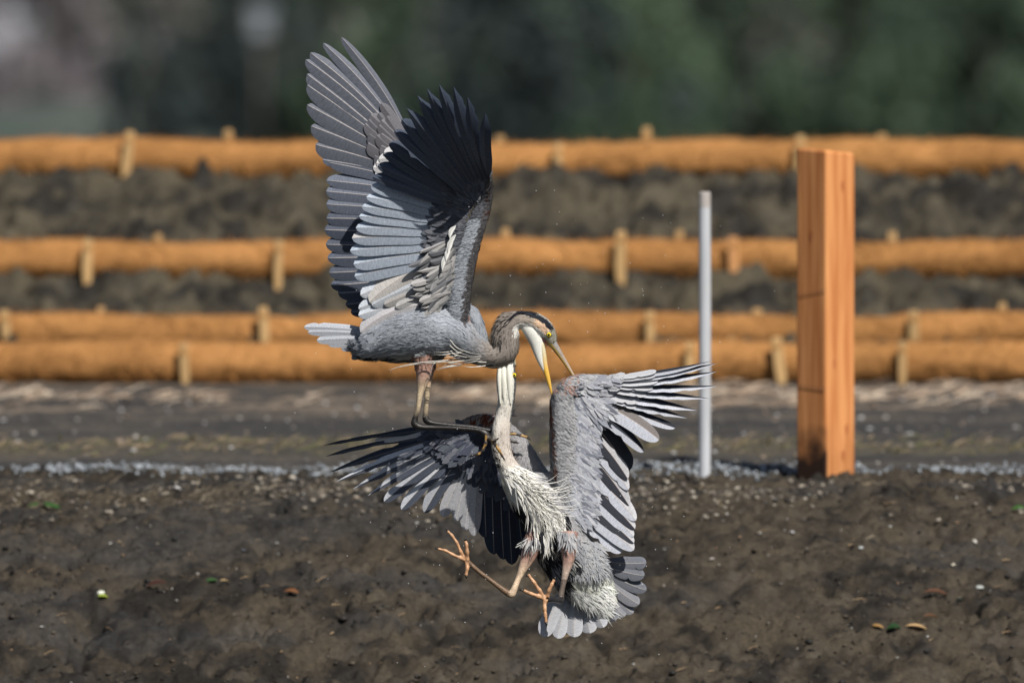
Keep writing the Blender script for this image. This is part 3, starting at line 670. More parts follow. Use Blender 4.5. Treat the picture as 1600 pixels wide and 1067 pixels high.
def feather(name, parent, tip, base, w, bd=0., td=0., s=0., bend=0., kind='round', cp=(.3, .32, .35), cm_=None, shaft=(.35, .33, .31), camber=.25, asym=.5, notch=0, sag=0., rim=1.12, twist=0.0):
    """one flight feather: shaft, two vanes, camber; pixel positions at depth (cm). s = depth slope across."""
    cm_ = cp if cm_ is None else cm_
    NV = 17; vv = 1 - (1 - np.linspace(0, 1, NV)) ** 1.45 if kind != 'point' else np.linspace(0, 1, NV)
    b = np.array(base, float); t = np.array(tip, float); d = t - b; ln = np.hypot(*d); lat = np.array((-d[1], d[0])) / ln
    rv = random.Random(int(abs(tip[0] * 13 + tip[1] * 7)))
    V = []; C = []; UV = []
    us = (-1, -.55, -.06, 0, .06, .55, 1)
    tipv = rv.uniform(.70, .82); w = w * rv.uniform(.97, 1.12)
    split = rv.uniform(.45, .8) if rv.random() < .5 else 9
    for i, v in enumerate(vv):
        c = b + d * v + lat * bend * 4 * v * (1 - v)
        if kind == 'point': wf = min(1, .35 + v * 2.6) * (1 if v < .55 else max(0.02, (1 - ((v - .55) / .45) ** 1.5)))
        elif kind == 'finger': wf = min(1, .35 + v * 2.6) * (1 if v < .35 else (1 - .5 * min(1, (v - .35) / .2))) * (1 if v < .8 else max(.02, 1 - ((v - .8) / .2) ** 1.6))
        elif kind == 'blade': wf = min(1, .35 + v * 2.2) * (1 if v < .70 else max(.02, (1 - ((v - .70) / .30) ** 1.7)))
        elif kind == 'oval': wf = min(1, .34 + v * 1.5) * (1 if v < .6 else max(.02, math.sqrt(max(0, 1 - ((v - .6) / .4) ** 2.3))))
        else: wf = min(1, .32 + v * 1.7) * (1 if v < tipv else max(.02, math.sqrt(max(0, 1 - ((v - tipv) / (1 - tipv)) ** 2.1))))
        dep = bd + (td - bd) * v + sag * 4 * v * (1 - v); sl = s + twist * v
        for k, u in enumerate(us):
            fr = (asym if u > 0 else 1 - asym) * 2
            nz = 1.0
            if notch and abs(u) == 1 and v > .45 and ((u > 0) == (notch > 0)): nz = 1 - abs(notch) * ((i * 7) % 3) / 3
            if abs(u) == 1 and abs(v - split) < .035 and u * rv.choice((1, 1)) > 0: nz *= .72
            off = u * w * .5 * wf * fr * nz
            q = c + lat * off + d / ln * abs(u) ** 1.5 * (w * .25 * (1 - v))       # vanes sweep towards the tip
            dd = dep + sl * off * .2 + camber * abs(off) * .2 * abs(u) - (0.06 if k == 3 else 0)
            V.append(B(q[0], q[1], dd)); UV.append((u * .5 + .5, v))
            col = np.array(cp if u > 0 else cm_, float)
            if k in (2, 3, 4): col = np.array(shaft) if k == 3 else col
            if abs(u) == 1 or v > .95: col = col * rim
            C.append(col)
    F = []; m = len(us)
    for i in range(NV - 1):
        for k in range(m - 1): F.append((i * m + k, i * m + k + 1, (i + 1) * m + k + 1, (i + 1) * m + k))
    C = np.array(C) * rv.uniform(.88, 1.1)
    me = raw_mesh(name, V, F, M_feather, True, np.clip(C, 0, .92))
    uvl = me.uv_layers.new(name='UVMap'); li = np.empty(len(me.loops), np.int32); me.loops.foreach_get('vertex_index', li)
    UV = np.array(UV, np.float32) + np.array([rv.random() * 5, rv.random() * 3]); uvl.data.foreach_set('uv', UV[li].ravel().astype(np.float32))
    return link(name, me, parent)
def strand(parent, pts, r0=.55, col=(.78, .77, .72), name='plume'):
    """long thin ornamental plume; pts: px,py,depth_cm"""
    q = catmull(np.array(pts, float), 5); n = len(q)
    P3 = [tuple(B(*a)) for a in q]; rad = [max(.12, r0 * (1 - (i / (n - 1)) ** 1.6)) * PXM for i in range(n)]
    V, F = tube(P3, rad, 4, False); return link(name, raw_mesh(name, V, F, M_plume, True, col), parent)

def sphere(c, r, mat, col, name, parent, sc=(1, 1, 1), nu=16, nvv=10):
    V = []; F = []
    for i in range(nvv + 1):
        th = math.pi * i / nvv
        for k in range(nu):
            a = 2 * math.pi * k / nu; V.append((c[0] + r * sc[0] * math.sin(th) * math.cos(a), c[1] + r * sc[1] * math.cos(th), c[2] + r * sc[2] * math.sin(th) * math.sin(a)))
    for i in range(nvv):
        for k in range(nu): F.append((i * nu + k, i * nu + (k + 1) % nu, (i + 1) * nu + (k + 1) % nu, (i + 1) * nu + k))
    return link(name, raw_mesh(name, V, F, mat, True, col), parent)
M_eye = attr_mat('eye', 0.08, 0.8, (5, 5, 5), 0.02, 0)
def eye(px, py, d, r, parent):
    c = B(px, py, d); e = sphere(c, r * PXM, M_eye, (.85, .66, .02), 'eye', parent)
    sphere(c + np.array((0, -r * PXM * .72, 0)), r * PXM * .5, M_eye, (.004, .004, .004), 'pupil', e)
    # dark rim
    V, F = [], []
    for k in range(20):
        a = 2 * math.pi * k / 20
        for j in range(4):
            b_ = 2 * math.pi * j / 4; R_ = r * PXM * (1.02 + .2 * math.cos(b_)); V.append((c[0] + R_ * math.cos(a), c[1] - r * PXM * .25 + .2 * r * PXM * math.sin(b_), c[2] + R_ * math.sin(a)))
    for k in range(20):
        for j in range(4): F.append((k * 4 + j, ((k + 1) % 20) * 4 + j, ((k + 1) % 20) * 4 + (j + 1) % 4, k * 4 + (j + 1) % 4))
    link('eyelid', raw_mesh('eyelid', V, F, M_skin, True, (.06, .05, .03)), e)
def bill(name, pts, colfn, parent):
    L = Loft(name, pts, 8, 16); info = np.array(L.info); c = colfn(info[:, 0], info[:, 1], info[:, 2])
    return link(name, raw_mesh(name, L.V, L.F, M_horn, True, c), parent)
def lerpc(a, b, t): return mixc(np.array(a), np.array(b), np.clip(t, 0, 1))
def coverts(mains, parent, fr, wsc, dd, cols, shift=0., name='covert_feather', skip=1):
    for i, m in enumerate(mains):
        if i % skip: continue
        tx, ty, bx, by, w_, bd, td, s = m[:8]
        j = min(i + 1, len(mains) - 1); m2 = mains[j]; a = shift
        T = ((tx * (1 - a) + m2[0] * a), (ty * (1 - a) + m2[1] * a)); Bs = (bx * (1 - a) + m2[2] * a, by * (1 - a) + m2[3] * a)
        f_ = fr * random.uniform(.9, 1.1); tp = (Bs[0] + (T[0] - Bs[0]) * f_, Bs[1] + (T[1] - Bs[1]) * f_)
        c = cols[i % len(cols)]
        feather(name, parent, tp, Bs, w_ * wsc, bd + dd, bd + (td - bd) * f_ + dd * 1.3, s, random.uniform(-2, 2), 'round', c, None, tuple(np.array(c) * 1.1), .35, .5)

def lining(mains, parent, n, f0, f1, Lr, wr, dd, cols, name='underwing_down', jit=.16):
    """soft loose covert feathers laid over the bases of the flight feathers"""
    V = []; C = []
    for k in range(n):
        i = random.uniform(0, len(mains) - 1.001); a = i - int(i); m, m2 = mains[int(i)], mains[int(i) + 1]
        q = [m[j] * (1 - a) + m2[j] * a for j in range(8)]
        f = random.uniform(f0, f1) * (1 - .25 * random.random()); bx, by = q[2] + (q[0] - q[2]) * f, q[3] + (q[1] - q[3]) * f
        an = math.atan2(q[1] - q[3], q[0] - q[2]) + random.gauss(0, jit); L_ = random.uniform(*Lr); w_ = L_ * random.uniform(*wr) * .5
        d0 = q[5] + (q[6] - q[5]) * f + dd - random.random() * .5; dirx, diry = math.cos(an), math.sin(an); lx, ly = -diry, dirx
        sl = (q[6] - q[5]) / max(20, math.hypot(q[0] - q[2], q[1] - q[3])) * L_; sc = random.uniform(-.3, .5); cv = random.uniform(-.12, .12) * L_
        for (u, sd) in ((0, 0), (.4, -1), (.4, 0), (.4, 1), (.78, -.8), (.8, 0), (.78, .8), (1, 0)):
            V.append(B(bx + dirx * L_ * u + lx * (sd * w_ + cv * u * u), by + diry * L_ * u + ly * (sd * w_ + cv * u * u), d0 + sl * u - .35 * math.sin(u * 3) + sd * w_ * .2 * sc + (.12 * abs(sd))))
        c = np.array(random.choice(cols)) * random.uniform(.88, 1.12); C += [c * .95, c, c, c, c * 1.05, c, c * 1.05, c * 1.08]
    f = np.array([(0, 1, 2), (0, 2, 3), (1, 4, 5), (1, 5, 2), (2, 5, 6), (2, 6, 3), (4, 7, 5), (5, 7, 6)])
    F = (f[None] + (np.arange(n) * 8)[:, None, None]).reshape(-1, 3)
    me = raw_mesh(name, V, F, M_plume, True, np.array(C)); N = np.zeros((n * 8, 3)); N[:] = (-.05, -.92, .30); N += np.repeat(rng.normal(0, .17, (n, 3)), 8, 0)
    soft_normals(me, N); link(name, me, parent, kind='stuff')
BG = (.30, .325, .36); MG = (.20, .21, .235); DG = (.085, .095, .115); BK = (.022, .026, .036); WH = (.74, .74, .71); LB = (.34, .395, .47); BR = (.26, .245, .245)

# ------------------------------------------------------------------ upper heron
h1 = empty('heron', B(668, 560, 0), label='upper grey heron with wings raised, bill open, standing on the other one', category='bird', group='fighting great herons')
torso1 = Loft('torso', [(556, 538, 0, 10, 12), (572, 538, 0, 24, 24), (600, 527, 0, 38, 34), (640, 519, 0, 48, 44), (680, 516, 0, 48, 48), (712, 521, 0, 38, 42), (738, 540, 0, 28, 32), (758, 553, -.5, 20, 22),
                       (777, 556, -1, 18.5, 18), (790, 545, -1.2, 20, 18), (791, 520, -1.2, 20, 17), (800, 504, -1, 17, 16), (817, 500, -1, 13.5, 13), (834, 503, -1, 14, 12), (848, 512, -1, 14, 11.5), (858, 524, -1, 11.5, 10), (864, 536, -1, 6.5, 6.5)])
shoulder1 = Loft('shoulder', [(722, 482, -3, 9, 9), (737, 493, -3, 12, 12), (746, 515, -2, 12, 14), (750, 540, -1, 14, 14)], 8)
arm1 = Loft('arm', [(712, 520, -4, 18, 14), (716, 490, -5, 18, 12), (719, 455, -6, 17, 10), (726, 415, -6.5, 17, 9), (737, 375, -7, 15, 9), (750, 340, -7, 13, 8), (759, 312, -7, 10, 7), (763, 285, -10, 6, 5), (764, 262, -14, 3.5, 4)], 8)
arm1f = Loft('far_arm', [(700, 500, 6, 16, 14), (675, 450, 12, 13, 10), (655, 380, 17, 12, 9), (650, 310, 20, 10, 8), (646, 255, 23, 7, 6), (632, 225, 25, 4, 4)], 8)
leg1a = Loft('leg', [(662, 540, -4, 20, 16), (662, 565, -4, 14.5, 12), (662, 585, -4, 12, 10), (659, 602, -4, 8, 7), (656, 617, -4, 5, 5), (653, 638, -4, 4, 4), (649, 652, -4, 4.6, 4.6), (648, 662, -4, 6, 5.5), (657, 667, -4, 5, 5), (675, 668, -4, 4.2, 4), (710, 669, -4.5, 4, 4), (745, 672, -5, 4.3, 4.2), (757, 677, -5.2, 6, 5.5), (763, 684, -5.2, 5.5, 5)], 6, 14)
leg1b = Loft('leg', [(672, 545, 2, 14, 14), (671, 575, 2, 9, 9), (668, 600, 2, 5.5, 5.5), (667, 625, 2, 4, 4), (665, 645, 2, 4.2, 4.2), (666, 656, 2, 5.6, 5), (676, 661, 2, 4.4, 4), (700, 664, 2, 3.8, 3.8), (740, 668, 2, 3.8, 3.8), (775, 675, 2.2, 4, 4), (790, 679, 2.5, 4.4, 4)], 6, 14)
def toe(pts, r=2.7):
    out = []
    for i, (a, b_, d) in enumerate(pts):
        k = (1.3, 1.15, 1.05, .95, .8)[min(i, 4)]; out.append((a, b_, d, r * k, r * k))
        if i < len(pts) - 1:
            n_ = pts[i + 1]; out.append(((a + n_[0]) / 2, (b_ + n_[1]) / 2, (d + n_[2]) / 2, r * k * .74, r * k * .78))
    return Loft('toe', out, 4, 10)
toes1 = [toe([(760, 680, -5.5), (759, 692, -6), (755, 703, -6), (748, 709, -6), (739, 711, -5.8)]),
         toe([(762, 682, -5.5), (772, 692, -6.5), (779, 702, -6.6), (785, 713, -6.2)]),
         toe([(760, 684, -5.5), (768, 688, -7.2), (776, 687, -7)]),
         toe([(786, 677, 2.5), (800, 677, 2.6), (814, 680, 2.6), (824, 683, 2.5)]),
         toe([(784, 682, 2.5), (796, 688, 2.8), (806, 691, 2.8)])]
def cf1(lofts, li, S, CA, SA, px, py, co):
    tags = np.array([l.tag for l in lofts])[li]; n = len(li)
    col = np.tile(np.array((.32, .345, .385)), (n, 1))
    st = vnoise(px * .09, py * .35, s=5)
    col *= (.85 + .3 * vnoise(px * .05, py * .05, s=6))[:, None]
    tor = tags == 'torso'
    neck = tor & (px > 735)
    k = np.clip((px - 730) / 35, 0, 1)[:, None]; col = np.where(tor[:, None], col * (1 - k) + np.array((.25, .22, .195)) * k, col)
    hd = tor & (S > .62)
    inner = hd & (CA > .55 - np.clip((S - .62) * 2, 0, .2) + .25 * (vnoise(px * .5, py * .5, s=2) - .5))
    col[inner] = (.74, .73, .69)
    hd2 = tor & (px > 808) & (S > .66)
    kk = np.clip((px[hd2] - 808) / 25, 0, 1)[:, None]; t2 = col[hd2] * (1 - kk) + np.array((.42, .36, .30)) * kk; col[hd2] = np.where((CA[hd2] > .45)[:, None], (.74, .73, .69), t2)
    peach = tor & (px > 838) & (CA < .5) & (py < 530) & (S > .78); col[peach] = (.72, .52, .36)
    crown = tor & (px > 812) & (CA < -.38 - np.clip((835 - px) / 60, 0, .4)) & (py < 520); col[crown] = (.02, .024, .032)
    rimw = tor & (px > 842) & (CA < -.93); col[rimw] = (.5, .5, .47)
    lore = tor & (S > .925); col[lore] = (.30, .29, .24)
    und = tor & (px > 728) & (px < 778) & (CA > .55) & (py > 560); 
    stt = np.sin(px * .12 + py * 1.3) + vnoise(px * .2, py * .8, s=8) * 1.2
    col[und] = np.where((stt[und] > .55)[:, None], (.66, .64, .59), (.05, .05, .055))
    bel = tor & (px < 700) & (CA > .82); b2 = vnoise(px * .08, py * .5, s=18)
    col[bel] = np.where((b2[bel] > .55)[:, None], (.42, .42, .40), (.045, .05, .06))
    ven = tor & (px < 690) & (CA > .60) & (CA <= .82); col[ven] = col[ven] * .75 + np.array((.33, .33, .3)) * .25 * b2[ven][:, None] * 2
    a1 = tags == 'arm'; col[a1] = np.array((.34, .37, .41)); 
    up = a1 & (py < 340); col[up] = (.10, .105, .12)
    edge = a1 & (CA > .6); col[edge] = (.10, .095, .10)
    wr = a1 & (py < 345) & (py > 285) & (CA > .3); ww = vnoise(px * .3, py * .25, s=31); col[wr] = np.where((ww[wr] > .72)[:, None], (.07, .03, .02), col[wr])
    pink = (tags == 'shoulder') & (px > 731) & (px < 737) & (py > 498) & (py < 515); col[pink] = (.55, .30, .22)
    lg = tags == 'leg'; y = py
    c0 = np.array((.36, .22, .175)); c1 = np.array((.50, .40, .27)); c2 = np.array((.013, .011, .010))
    kk = np.clip((y - 585) / 25, 0, 1)[:, None]; cl = c0 * (1 - kk) + c1 * kk; kk = np.clip((y - 630) / 22, 0, 1)[:, None]; cl = cl * (1 - kk) + c2 * kk
    mott = vnoise(px * .18, py * .12, s=44)[:, None]; cl = cl * (.75 + .5 * mott)
    hi = lg & (y < 552); cl[hi] = (.24, .25, .26)
    col[lg] = cl[lg]
    tt = tags == 'toe'; tv = vnoise(px * .22, py * .22, s=51); col[tt] = np.where((tv[tt] > .66)[:, None], (.36, .21, .06), (.035, .028, .024))
    return col
body1, D1 = build_body([torso1, shoulder1, arm1, arm1f, leg1a, leg1b] + toes1, .0026, cf1, h1, M_plume)
tg1 = np.array([l.tag for l in D1['lofts']])[D1['li']]
contour(D1, (tg1 == 'torso') & (D1['px'] < 735), 16000, (.014, .030), (.10, .20), .03, h1, 'plumage', cvar=.06, jit=.25)
contour(D1, (tg1 == 'torso') & (D1['px'] < 640) & (D1['CA'] > .3), 1500, (.03, .05), (.07, .13), .22, h1, 'rump_fluff', cvar=.12)
contour(D1, (tg1 == 'shoulder'), 1800, (.012, .02), (.16, .25), .05, h1, 'shoulder_plumage', cvar=.1)
contour(D1, (tg1 == 'torso') & (D1['px'] >= 735), 7000, (.008, .018), (.12, .2), .06, h1, 'neck_plumage', cvar=.1)
contour(D1, (tg1 == 'torso') & (D1['px'] > 765) & (D1['px'] < 800) & (D1['py'] < 530) & (D1['CA'] < -.2), 500, (.016, .032), (.12, .2), .5, h1, 'nape_tuft', cvar=.15)
contour(D1, (tg1 == 'leg') & (D1['py'] < 572), 260, (.012, .02), (.3, .5), .2, h1, 'thigh_plumage', sign=1, cvar=.12)
for a, b_ in (((740, 711), (732, 714)), ((785, 713), (789, 720)), ((824, 683), (829, 688)), ((806, 691), (811, 693)), ((776, 687), (780, 684))):
    d = -6 if a[0] < 800 else 2.6
    V, F = tube([tuple(B(*a, d)), tuple(B((a[0] + b_[0]) / 2, (a[1] + b_[1]) / 2 - .6, d)), tuple(B(*b_, d))], [.0036, .0024, .0004], 8)
    link('claw', raw_mesh('claw', V, F, M_horn, True, (.012, .011, .010)), h1)
def ub(S, ca, sa):
    top = lerpc((.24, .23, .22), (.50, .36, .22), S * 1.3 - .2); low = lerpc((.40, .33, .10), (.62, .36, .05), S * 1.5)
    c = np.where((ca > .15)[:, None], low, top); c = np.where((ca > .85)[:, None], np.array((.06, .05, .03)), c)
    return c * (.85 + .3 * vnoise(S * 20, ca * 3, s=4))[:, None]
bill('upper_bill', [(857, 528, -1, 8.5, 7.5), (864, 537, -1, 6.6, 6), (874, 552, -1, 4.8, 4.4), (885, 569, -1, 3.4, 3.2), (895, 585, -1, 2.3, 2.2), (901, 594, -1, 1.3, 1.3), (904, 599, -1, .7, .7)], ub, h1)
def lb(S, ca, sa):
    c = lerpc((.62, .56, .38), (.72, .43, .07), S * 3.2 - .55)
    return c
bill('lower_bill', [(846, 536, -1, 4, 5.4), (848.5, 551, -1, 4.6, 5.2), (851, 570, -1, 4.6, 4), (856, 590, -1, 3.6, 3), (860, 606, -1, 2.2, 2), (862.5, 618, -1, .8, .8)], lb, h1)
L = Loft('throat', [(820, 506, -1, 10, 9), (830, 517, -1, 12.5, 10), (837, 531, -1, 11.5, 9), (840.5, 545, -1, 9, 7), (844.5, 560, -1, 6.6, 5), (849, 574, -1, 3.8, 3.2), (852.5, 585, -1, 1.2, 1.2)], 8, 16)
link('throat_pouch', raw_mesh('throat_pouch', L.V, L.F, M_plume, True, (.76, .76, .70)), h1)
L = Loft('gape', [(846, 521, -1, 5, 6), (851, 530, -1, 4, 6), (856, 537, -1, 2, 4)], 6, 12)
link('mouth', raw_mesh('mouth', L.V, L.F, M_skin, True, (.22, .06, .07)), h1)
eye(857.5, 523, -2.75, 4.0, h1)
strand(h1, [(822, 489, -2.6), (808, 489, -3.6), (795, 499, -4.7), (783, 512, -4.7), (776, 522, -4.2)], 1.5, (.02, .02, .028), 'crest_plume')
strand(h1, [(820, 490, -2.4), (806, 492, -3.8), (795, 503, -4.8), (786, 514, -4.8)], 1.0, (.02, .02, .028), 'crest_plume')
for pts in ([(703, 531, -9), (715, 544, -8.5), (735, 551, -7), (752, 555, -5)], [(703, 540, -9), (716, 550, -8.6), (740, 558, -7)], [(755, 560, -4), (710, 565, -8), (680, 567, -9.4), (672, 585, -8.5), (668, 600, -7)],
            [(760, 566, -4), (725, 566, -6), (700, 568, -8), (690, 575, -8.5)], [(700, 563, -9), (660, 566, -8.5), (630, 571, -7), (608, 578, -6)], [(690, 566, -8), (650, 569, -8), (615, 576, -6), (609, 584, -5)], [(706, 552, -9), (722, 557, -8), (750, 560, -5)]):
    strand(h1, pts, .75, (.66, .64, .58))
for k in range(26):
    x = random.uniform(705, 762); y = random.uniform(548, 572); strand(h1, [(x, y, -7.5 + (x - 705) * .07), (x - 14, y + 2, -8.2 + (x - 705) * .05), (x - 30, y + random.uniform(-1, 7), -7.5)], .8, random.choice(((.62, .60, .56), (.05, .05, .055), (.3, .29, .28))))

# near wing of the upper heron: underside towards the camera, hand overhanging towards the camera
def wingpart(parent, data, sel, n, name, **kw):
    o = contour(data, sel, n, kw.get('Lr', (.012, .022)), kw.get('wr', (.12, .24)), kw.get('lift', .12), parent, name, sign=kw.get('sign', 1), cvar=.15, flow=kw.get('flow'))
    return o
def flowdir(v):
    v = np.array(v, float); v /= np.linalg.norm(v)
    return lambda d, q: np.tile(v, (len(q), 1))
wB = wingpart(h1, D1, (tg1 == 'arm'), 9000, 'wing', flow=flowdir((-1, 0, -.35)), lift=.06)
wB['label'] = 'near wing, dark underside'
PB = [(758.7, 177, 764, 288, 15), (731, 152, 761, 292, 19), (709, 136, 757, 296, 20), (686, 132, 753, 300, 21), (667, 139, 749, 303, 22), (652.6, 150, 746, 306, 23), (636, 170, 742, 309, 24), (627.5, 187, 738, 313, 24), (616, 204, 736, 316, 22), (608, 224, 733, 320, 22), (600, 241, 731, 323, 21), (590, 259, 729, 326, 21), (582, 277, 728, 330, 21)]
tdB = [-38, -39, -38, -36, -33, -30, -26.5, -22.5, -19, -15.5, -12.5, -10.5, -9]
mB = []
for i, (tx, ty, bx, by, w_) in enumerate(PB):
    bd = -8.5 + i * .1; s = -.35 if i < 8 else -.1
    mB.append((tx, ty, bx, by, w_, bd, tdB[i], s))
    feather('primary_feather' if i < 9 else 'secondary_feather', wB, (tx, ty), (bx, by), w_ * 1.12, bd, tdB[i], s, (-5 + i) if i < 9 else 3, 'blade' if i < 7 else 'round', (.050, .066, .100), (.070, .087, .124), (.13, .13, .14), .3, .62, .35 if 1 <= i <= 5 else 0, -5.0 if i < 9 else -2.5)  # shade of the overhanging hand painted into these vanes as darker, bluer colour
SB = [(579.5, 291, 726, 336, 22), (572.5, 308, 724, 343, 22), (565.5, 323, 722, 350, 21), (561, 338, 720, 357, 22), (556, 356, 718, 364, 23), (550, 372, 716, 372, 24), (547, 392, 714, 380, 25), (552.5, 413, 712, 389, 26), (554, 432, 710, 398, 27)]
for i, (tx, ty, bx, by, w_) in enumerate(SB):
    bd = -7.4 + i * .1; td = -7.5 + i * .55; mB.append((tx, ty, bx, by, w_, bd, td, .32))
    feather('secondary_feather', wB, (tx, ty), (bx, by), w_, bd, td, .32, 4 - i * .3, 'round', LB if i != 5 else (.48, .47, .46), (.27, .31, .37), (.30, .28, .27), .3, .5, 0, -.6)
TB = [(577, 472, 690, 402, 34, -6.4, -4.6, (.52, .50, .48), 'round', 6), (563, 461, 700, 415, 26, -5.8, -3.2, (.46, .49, .54), 'round', 3), (581, 477, 705, 428, 24, -6.6, -5, (.42, .46, .51), 'round', 4), (560, 482, 690, 455, 24, -5.8, -3.6, (.44, .48, .53), 'round', 6),
      (560, 493, 680, 470, 26, -6.2, -4.2, (.45, .49, .54), 'round', 4), (563, 519, 655, 476, 26, -7.2, -4.6, (.50, .49, .51), 'round', 8), (600, 476, 705, 440, 22, -6.9, -5.8, (.36, .35, .34), 'round', 3), (618, 480, 708, 450, 18, -7.2, -6.8, (.38, .38, .38), 'round', 3)]
for tx, ty, bx, by, w_, bd, td, c, k, bn in TB: feather('tertial_feather', wB, (tx, ty), (bx, by), w_, bd, td, .25, bn, k, c, tuple(np.array(c) * .86), (.34, .30, .28), .4, .5)
coverts(mB, wB, .36, 1.0, -.4, [(.065, .078, .108), (.085, .098, .13)], .5)
lining(mB, wB, 1500, -.06, .24, (10, 24), (.25, .45), -.9, [(.08, .088, .105), (.115, .12, .135), (.065, .068, .082)])
for k in range(85):                                                 # axillary feathers in the wingpit
    a = random.uniform(0, 1); bx = 712 - a * 6 + random.uniform(-14, 4); by = 372 + a * 95; Ls = random.uniform(38, 66); an = math.radians(random.uniform(118, 160) + a * 8)
    c = random.choice(((.28, .28, .285), (.33, .325, .32), (.20, .205, .21), (.40, .39, .385), (.13, .135, .15)))
    feather('axillary_feather', wB, (bx + Ls * math.cos(an), by + Ls * math.sin(an)), (bx, by), random.uniform(6, 12), -7.6 - random.random(), -8.6 + random.uniform(-1, 1.4), random.uniform(-.2, .6), random.uniform(-8, 4), random.choice(('round', 'point')), c, tuple(np.array(c) * .85), tuple(np.array(c) * 1.15), .5)
for tx, ty, bx, by in ((703, 373, 712, 352), (697, 408, 708, 375), (691, 423, 703, 392), (700, 395, 712, 366)):
    feather('axillary_feather', wB, (tx, ty), (bx, by), 7, -10, -11, .3, 3, 'point', (.62, .62, .60))
# far wing
wA = wingpart(h1, D1, (tg1 == 'far_arm'), 500, 'wing', flow=flowdir((-1, 0, -.3))); wA['label'] = 'far wing, lit upper side'
PA = [(533.3, 58.7, 648, 235, 16), (505, 67.6, 646, 238, 18), (485, 82.6, 644, 241, 22), (477.6, 93.4, 642, 245, 23), (480, 116, 640, 249, 24), (480, 133, 640, 253, 26), (480, 164, 641, 258, 29), (486, 197, 642, 264, 29), (493, 226, 644, 270, 26), (504, 250, 646, 277, 20), (514, 254, 648, 285, 22),
      (510, 282, 650, 300, 22), (509.5, 299, 650, 315, 22), (509.7, 319, 650, 330, 24), (510, 341, 650, 345, 24), (507, 359, 652, 365, 26), (509, 382, 655, 385, 28), (511.5, 403, 660, 400, 28), (514, 426, 663, 418, 27), (517, 446, 666, 432, 25), (528, 458, 668, 445, 22), (540, 476, 670, 455, 22), (548, 488, 672, 465, 20)]
mA = []
for i, (tx, ty, bx, by, w_) in enumerate(PA):
    bd = 23.5 - i * .18; td = 27 - i * .28; w_ *= 1.14; c = (.095, .104, .130) if i < 9 else (.105, .122, .160)
    if i >= 14: c = (.06, .072, .10)  # shadow on the lower feathers painted into their colour
    mA.append((tx, ty, bx, by, w_, bd, td, .25))
    feather('primary_feather' if i < 10 else 'secondary_feather', wA, (tx, ty), (bx, by), w_, bd, td, .25, 9 if i < 4 else 5 - i * .3, 'oval' if i < 2 else 'round', tuple(np.array(c) * 1.12), tuple(np.array(c) * .92), (.46, .42, .40), .3, .36 if i < 9 else .5, 0, 0)
coverts(mA[:14], wA, .40, .95, -.8, [(.12, .118, .132), (.105, .106, .12)], .3)
coverts(mA[:14], wA, .30, .9, -1.4, [(.115, .112, .124), (.13, .127, .14)], .7)
for tx, ty, bx, by in ((588, 255, 640, 262), (583, 262, 640, 270), (586, 272, 645, 276), (592, 249, 645, 250), (600, 238, 648, 243)):
    feather('covert_feather', wA, (tx, ty), (bx, by), 18, 4, 3, .3, 2, 'round', (.44, .44, .45), (.40, .40, .41))
# tail
tl1 = contour(D1, (tg1 == 'torso') & (D1['px'] < 600), 500, (.02, .04), (.3, .5), .15, h1, 'tail', cvar=.12)
for tx, ty, w_, c in ((475, 511, 20, .37), (481, 519, 20, .34), (495, 532, 20, .36), (513, 538, 20, .34), (533, 545, 20, .33), (550, 548, 20, .33), (549, 560, 18, .20)):
    feather('tail_feather', tl1, (tx, ty), (600, 522 + (ty - 510) * .5), w_ * .72, 0 - (ty - 510) * .05, 3 - (ty - 510) * .08, .35, 3, 'round', (c, c * 1.06, c * 1.17), (c * .85, c * .9, c), (.25, .25, .26), .3)

# ------------------------------------------------------------------ lower heron
h2 = empty('heron', B(870, 850, 3), label='lower grey heron falling backwards with spread wings and dangling legs', category='bird', group='fighting great herons')
torso2 = Loft('torso', [(797, 548, 2, 8, 8), (794, 562, 1, 10, 10), (791, 582, .5, 14.5, 13), (791, 602, .5, 15, 14), (791, 625, .5, 13, 12), (787, 650, .5, 13, 11), (783, 672, 0, 14.5, 12), (783, 696, 0, 15, 12), (789, 720, 0, 15, 13), (803, 745, 0, 20, 17),
                        (822, 768, 0, 30, 25), (845, 792, 0, 38, 33), (864, 822, 1, 40, 38), (880, 852, 2, 42, 40), (900, 884, 3, 42, 36), (920, 912, 4, 37, 28), (936, 935, 5, 25, 18), (947, 954, 6, 11, 8)])
shl2 = Loft('shoulder', [(820, 750, 3, 10, 12), (850, 752, 2, 14, 14), (885, 755, 0, 16, 15), (905, 790, 2, 18, 16), (900, 830, 2, 18, 16)], 8)
armD = Loft('arm', [(888, 790, -1, 20, 14), (884, 750, -2, 22, 13), (883, 700, -3, 24, 12), (882, 655, -4, 23, 11), (880, 620, -4.5, 18, 10), (896, 602, -5, 14, 9), (925, 597, -5, 12, 7), (955, 593, -5, 6, 5), (968, 591, -5, 3, 3)], 8)
armC = Loft('arm_left', [(850, 765, 6, 22, 14), (828, 738, 8, 24, 13), (812, 705, 10, 20, 12), (795, 680, 13, 16, 11), (768, 668, 15, 20, 10), (742, 666, 17, 18, 8), (715, 668, 20, 8, 6), (690, 673, 23, 4, 4)], 8)
legL = Loft('leg', [(842, 835, -3, 20, 16), (832, 852, -4.5, 16, 13), (825, 870, -5, 12, 10), (817, 888, -5.4, 7.4, 7), (809, 906, -5.6, 4.6, 4.6), (803, 921, -6, 5.4, 5), (799, 928, -6, 5.8, 5.2), (790, 924, -6.4, 4.8, 4.6), (770, 909, -7, 3.7, 3.7), (750, 894, -7.6, 3.5, 3.5), (736, 882, -8, 3.8, 3.8), (729, 876, -8.2, 4.8, 4.6)], 6, 14)
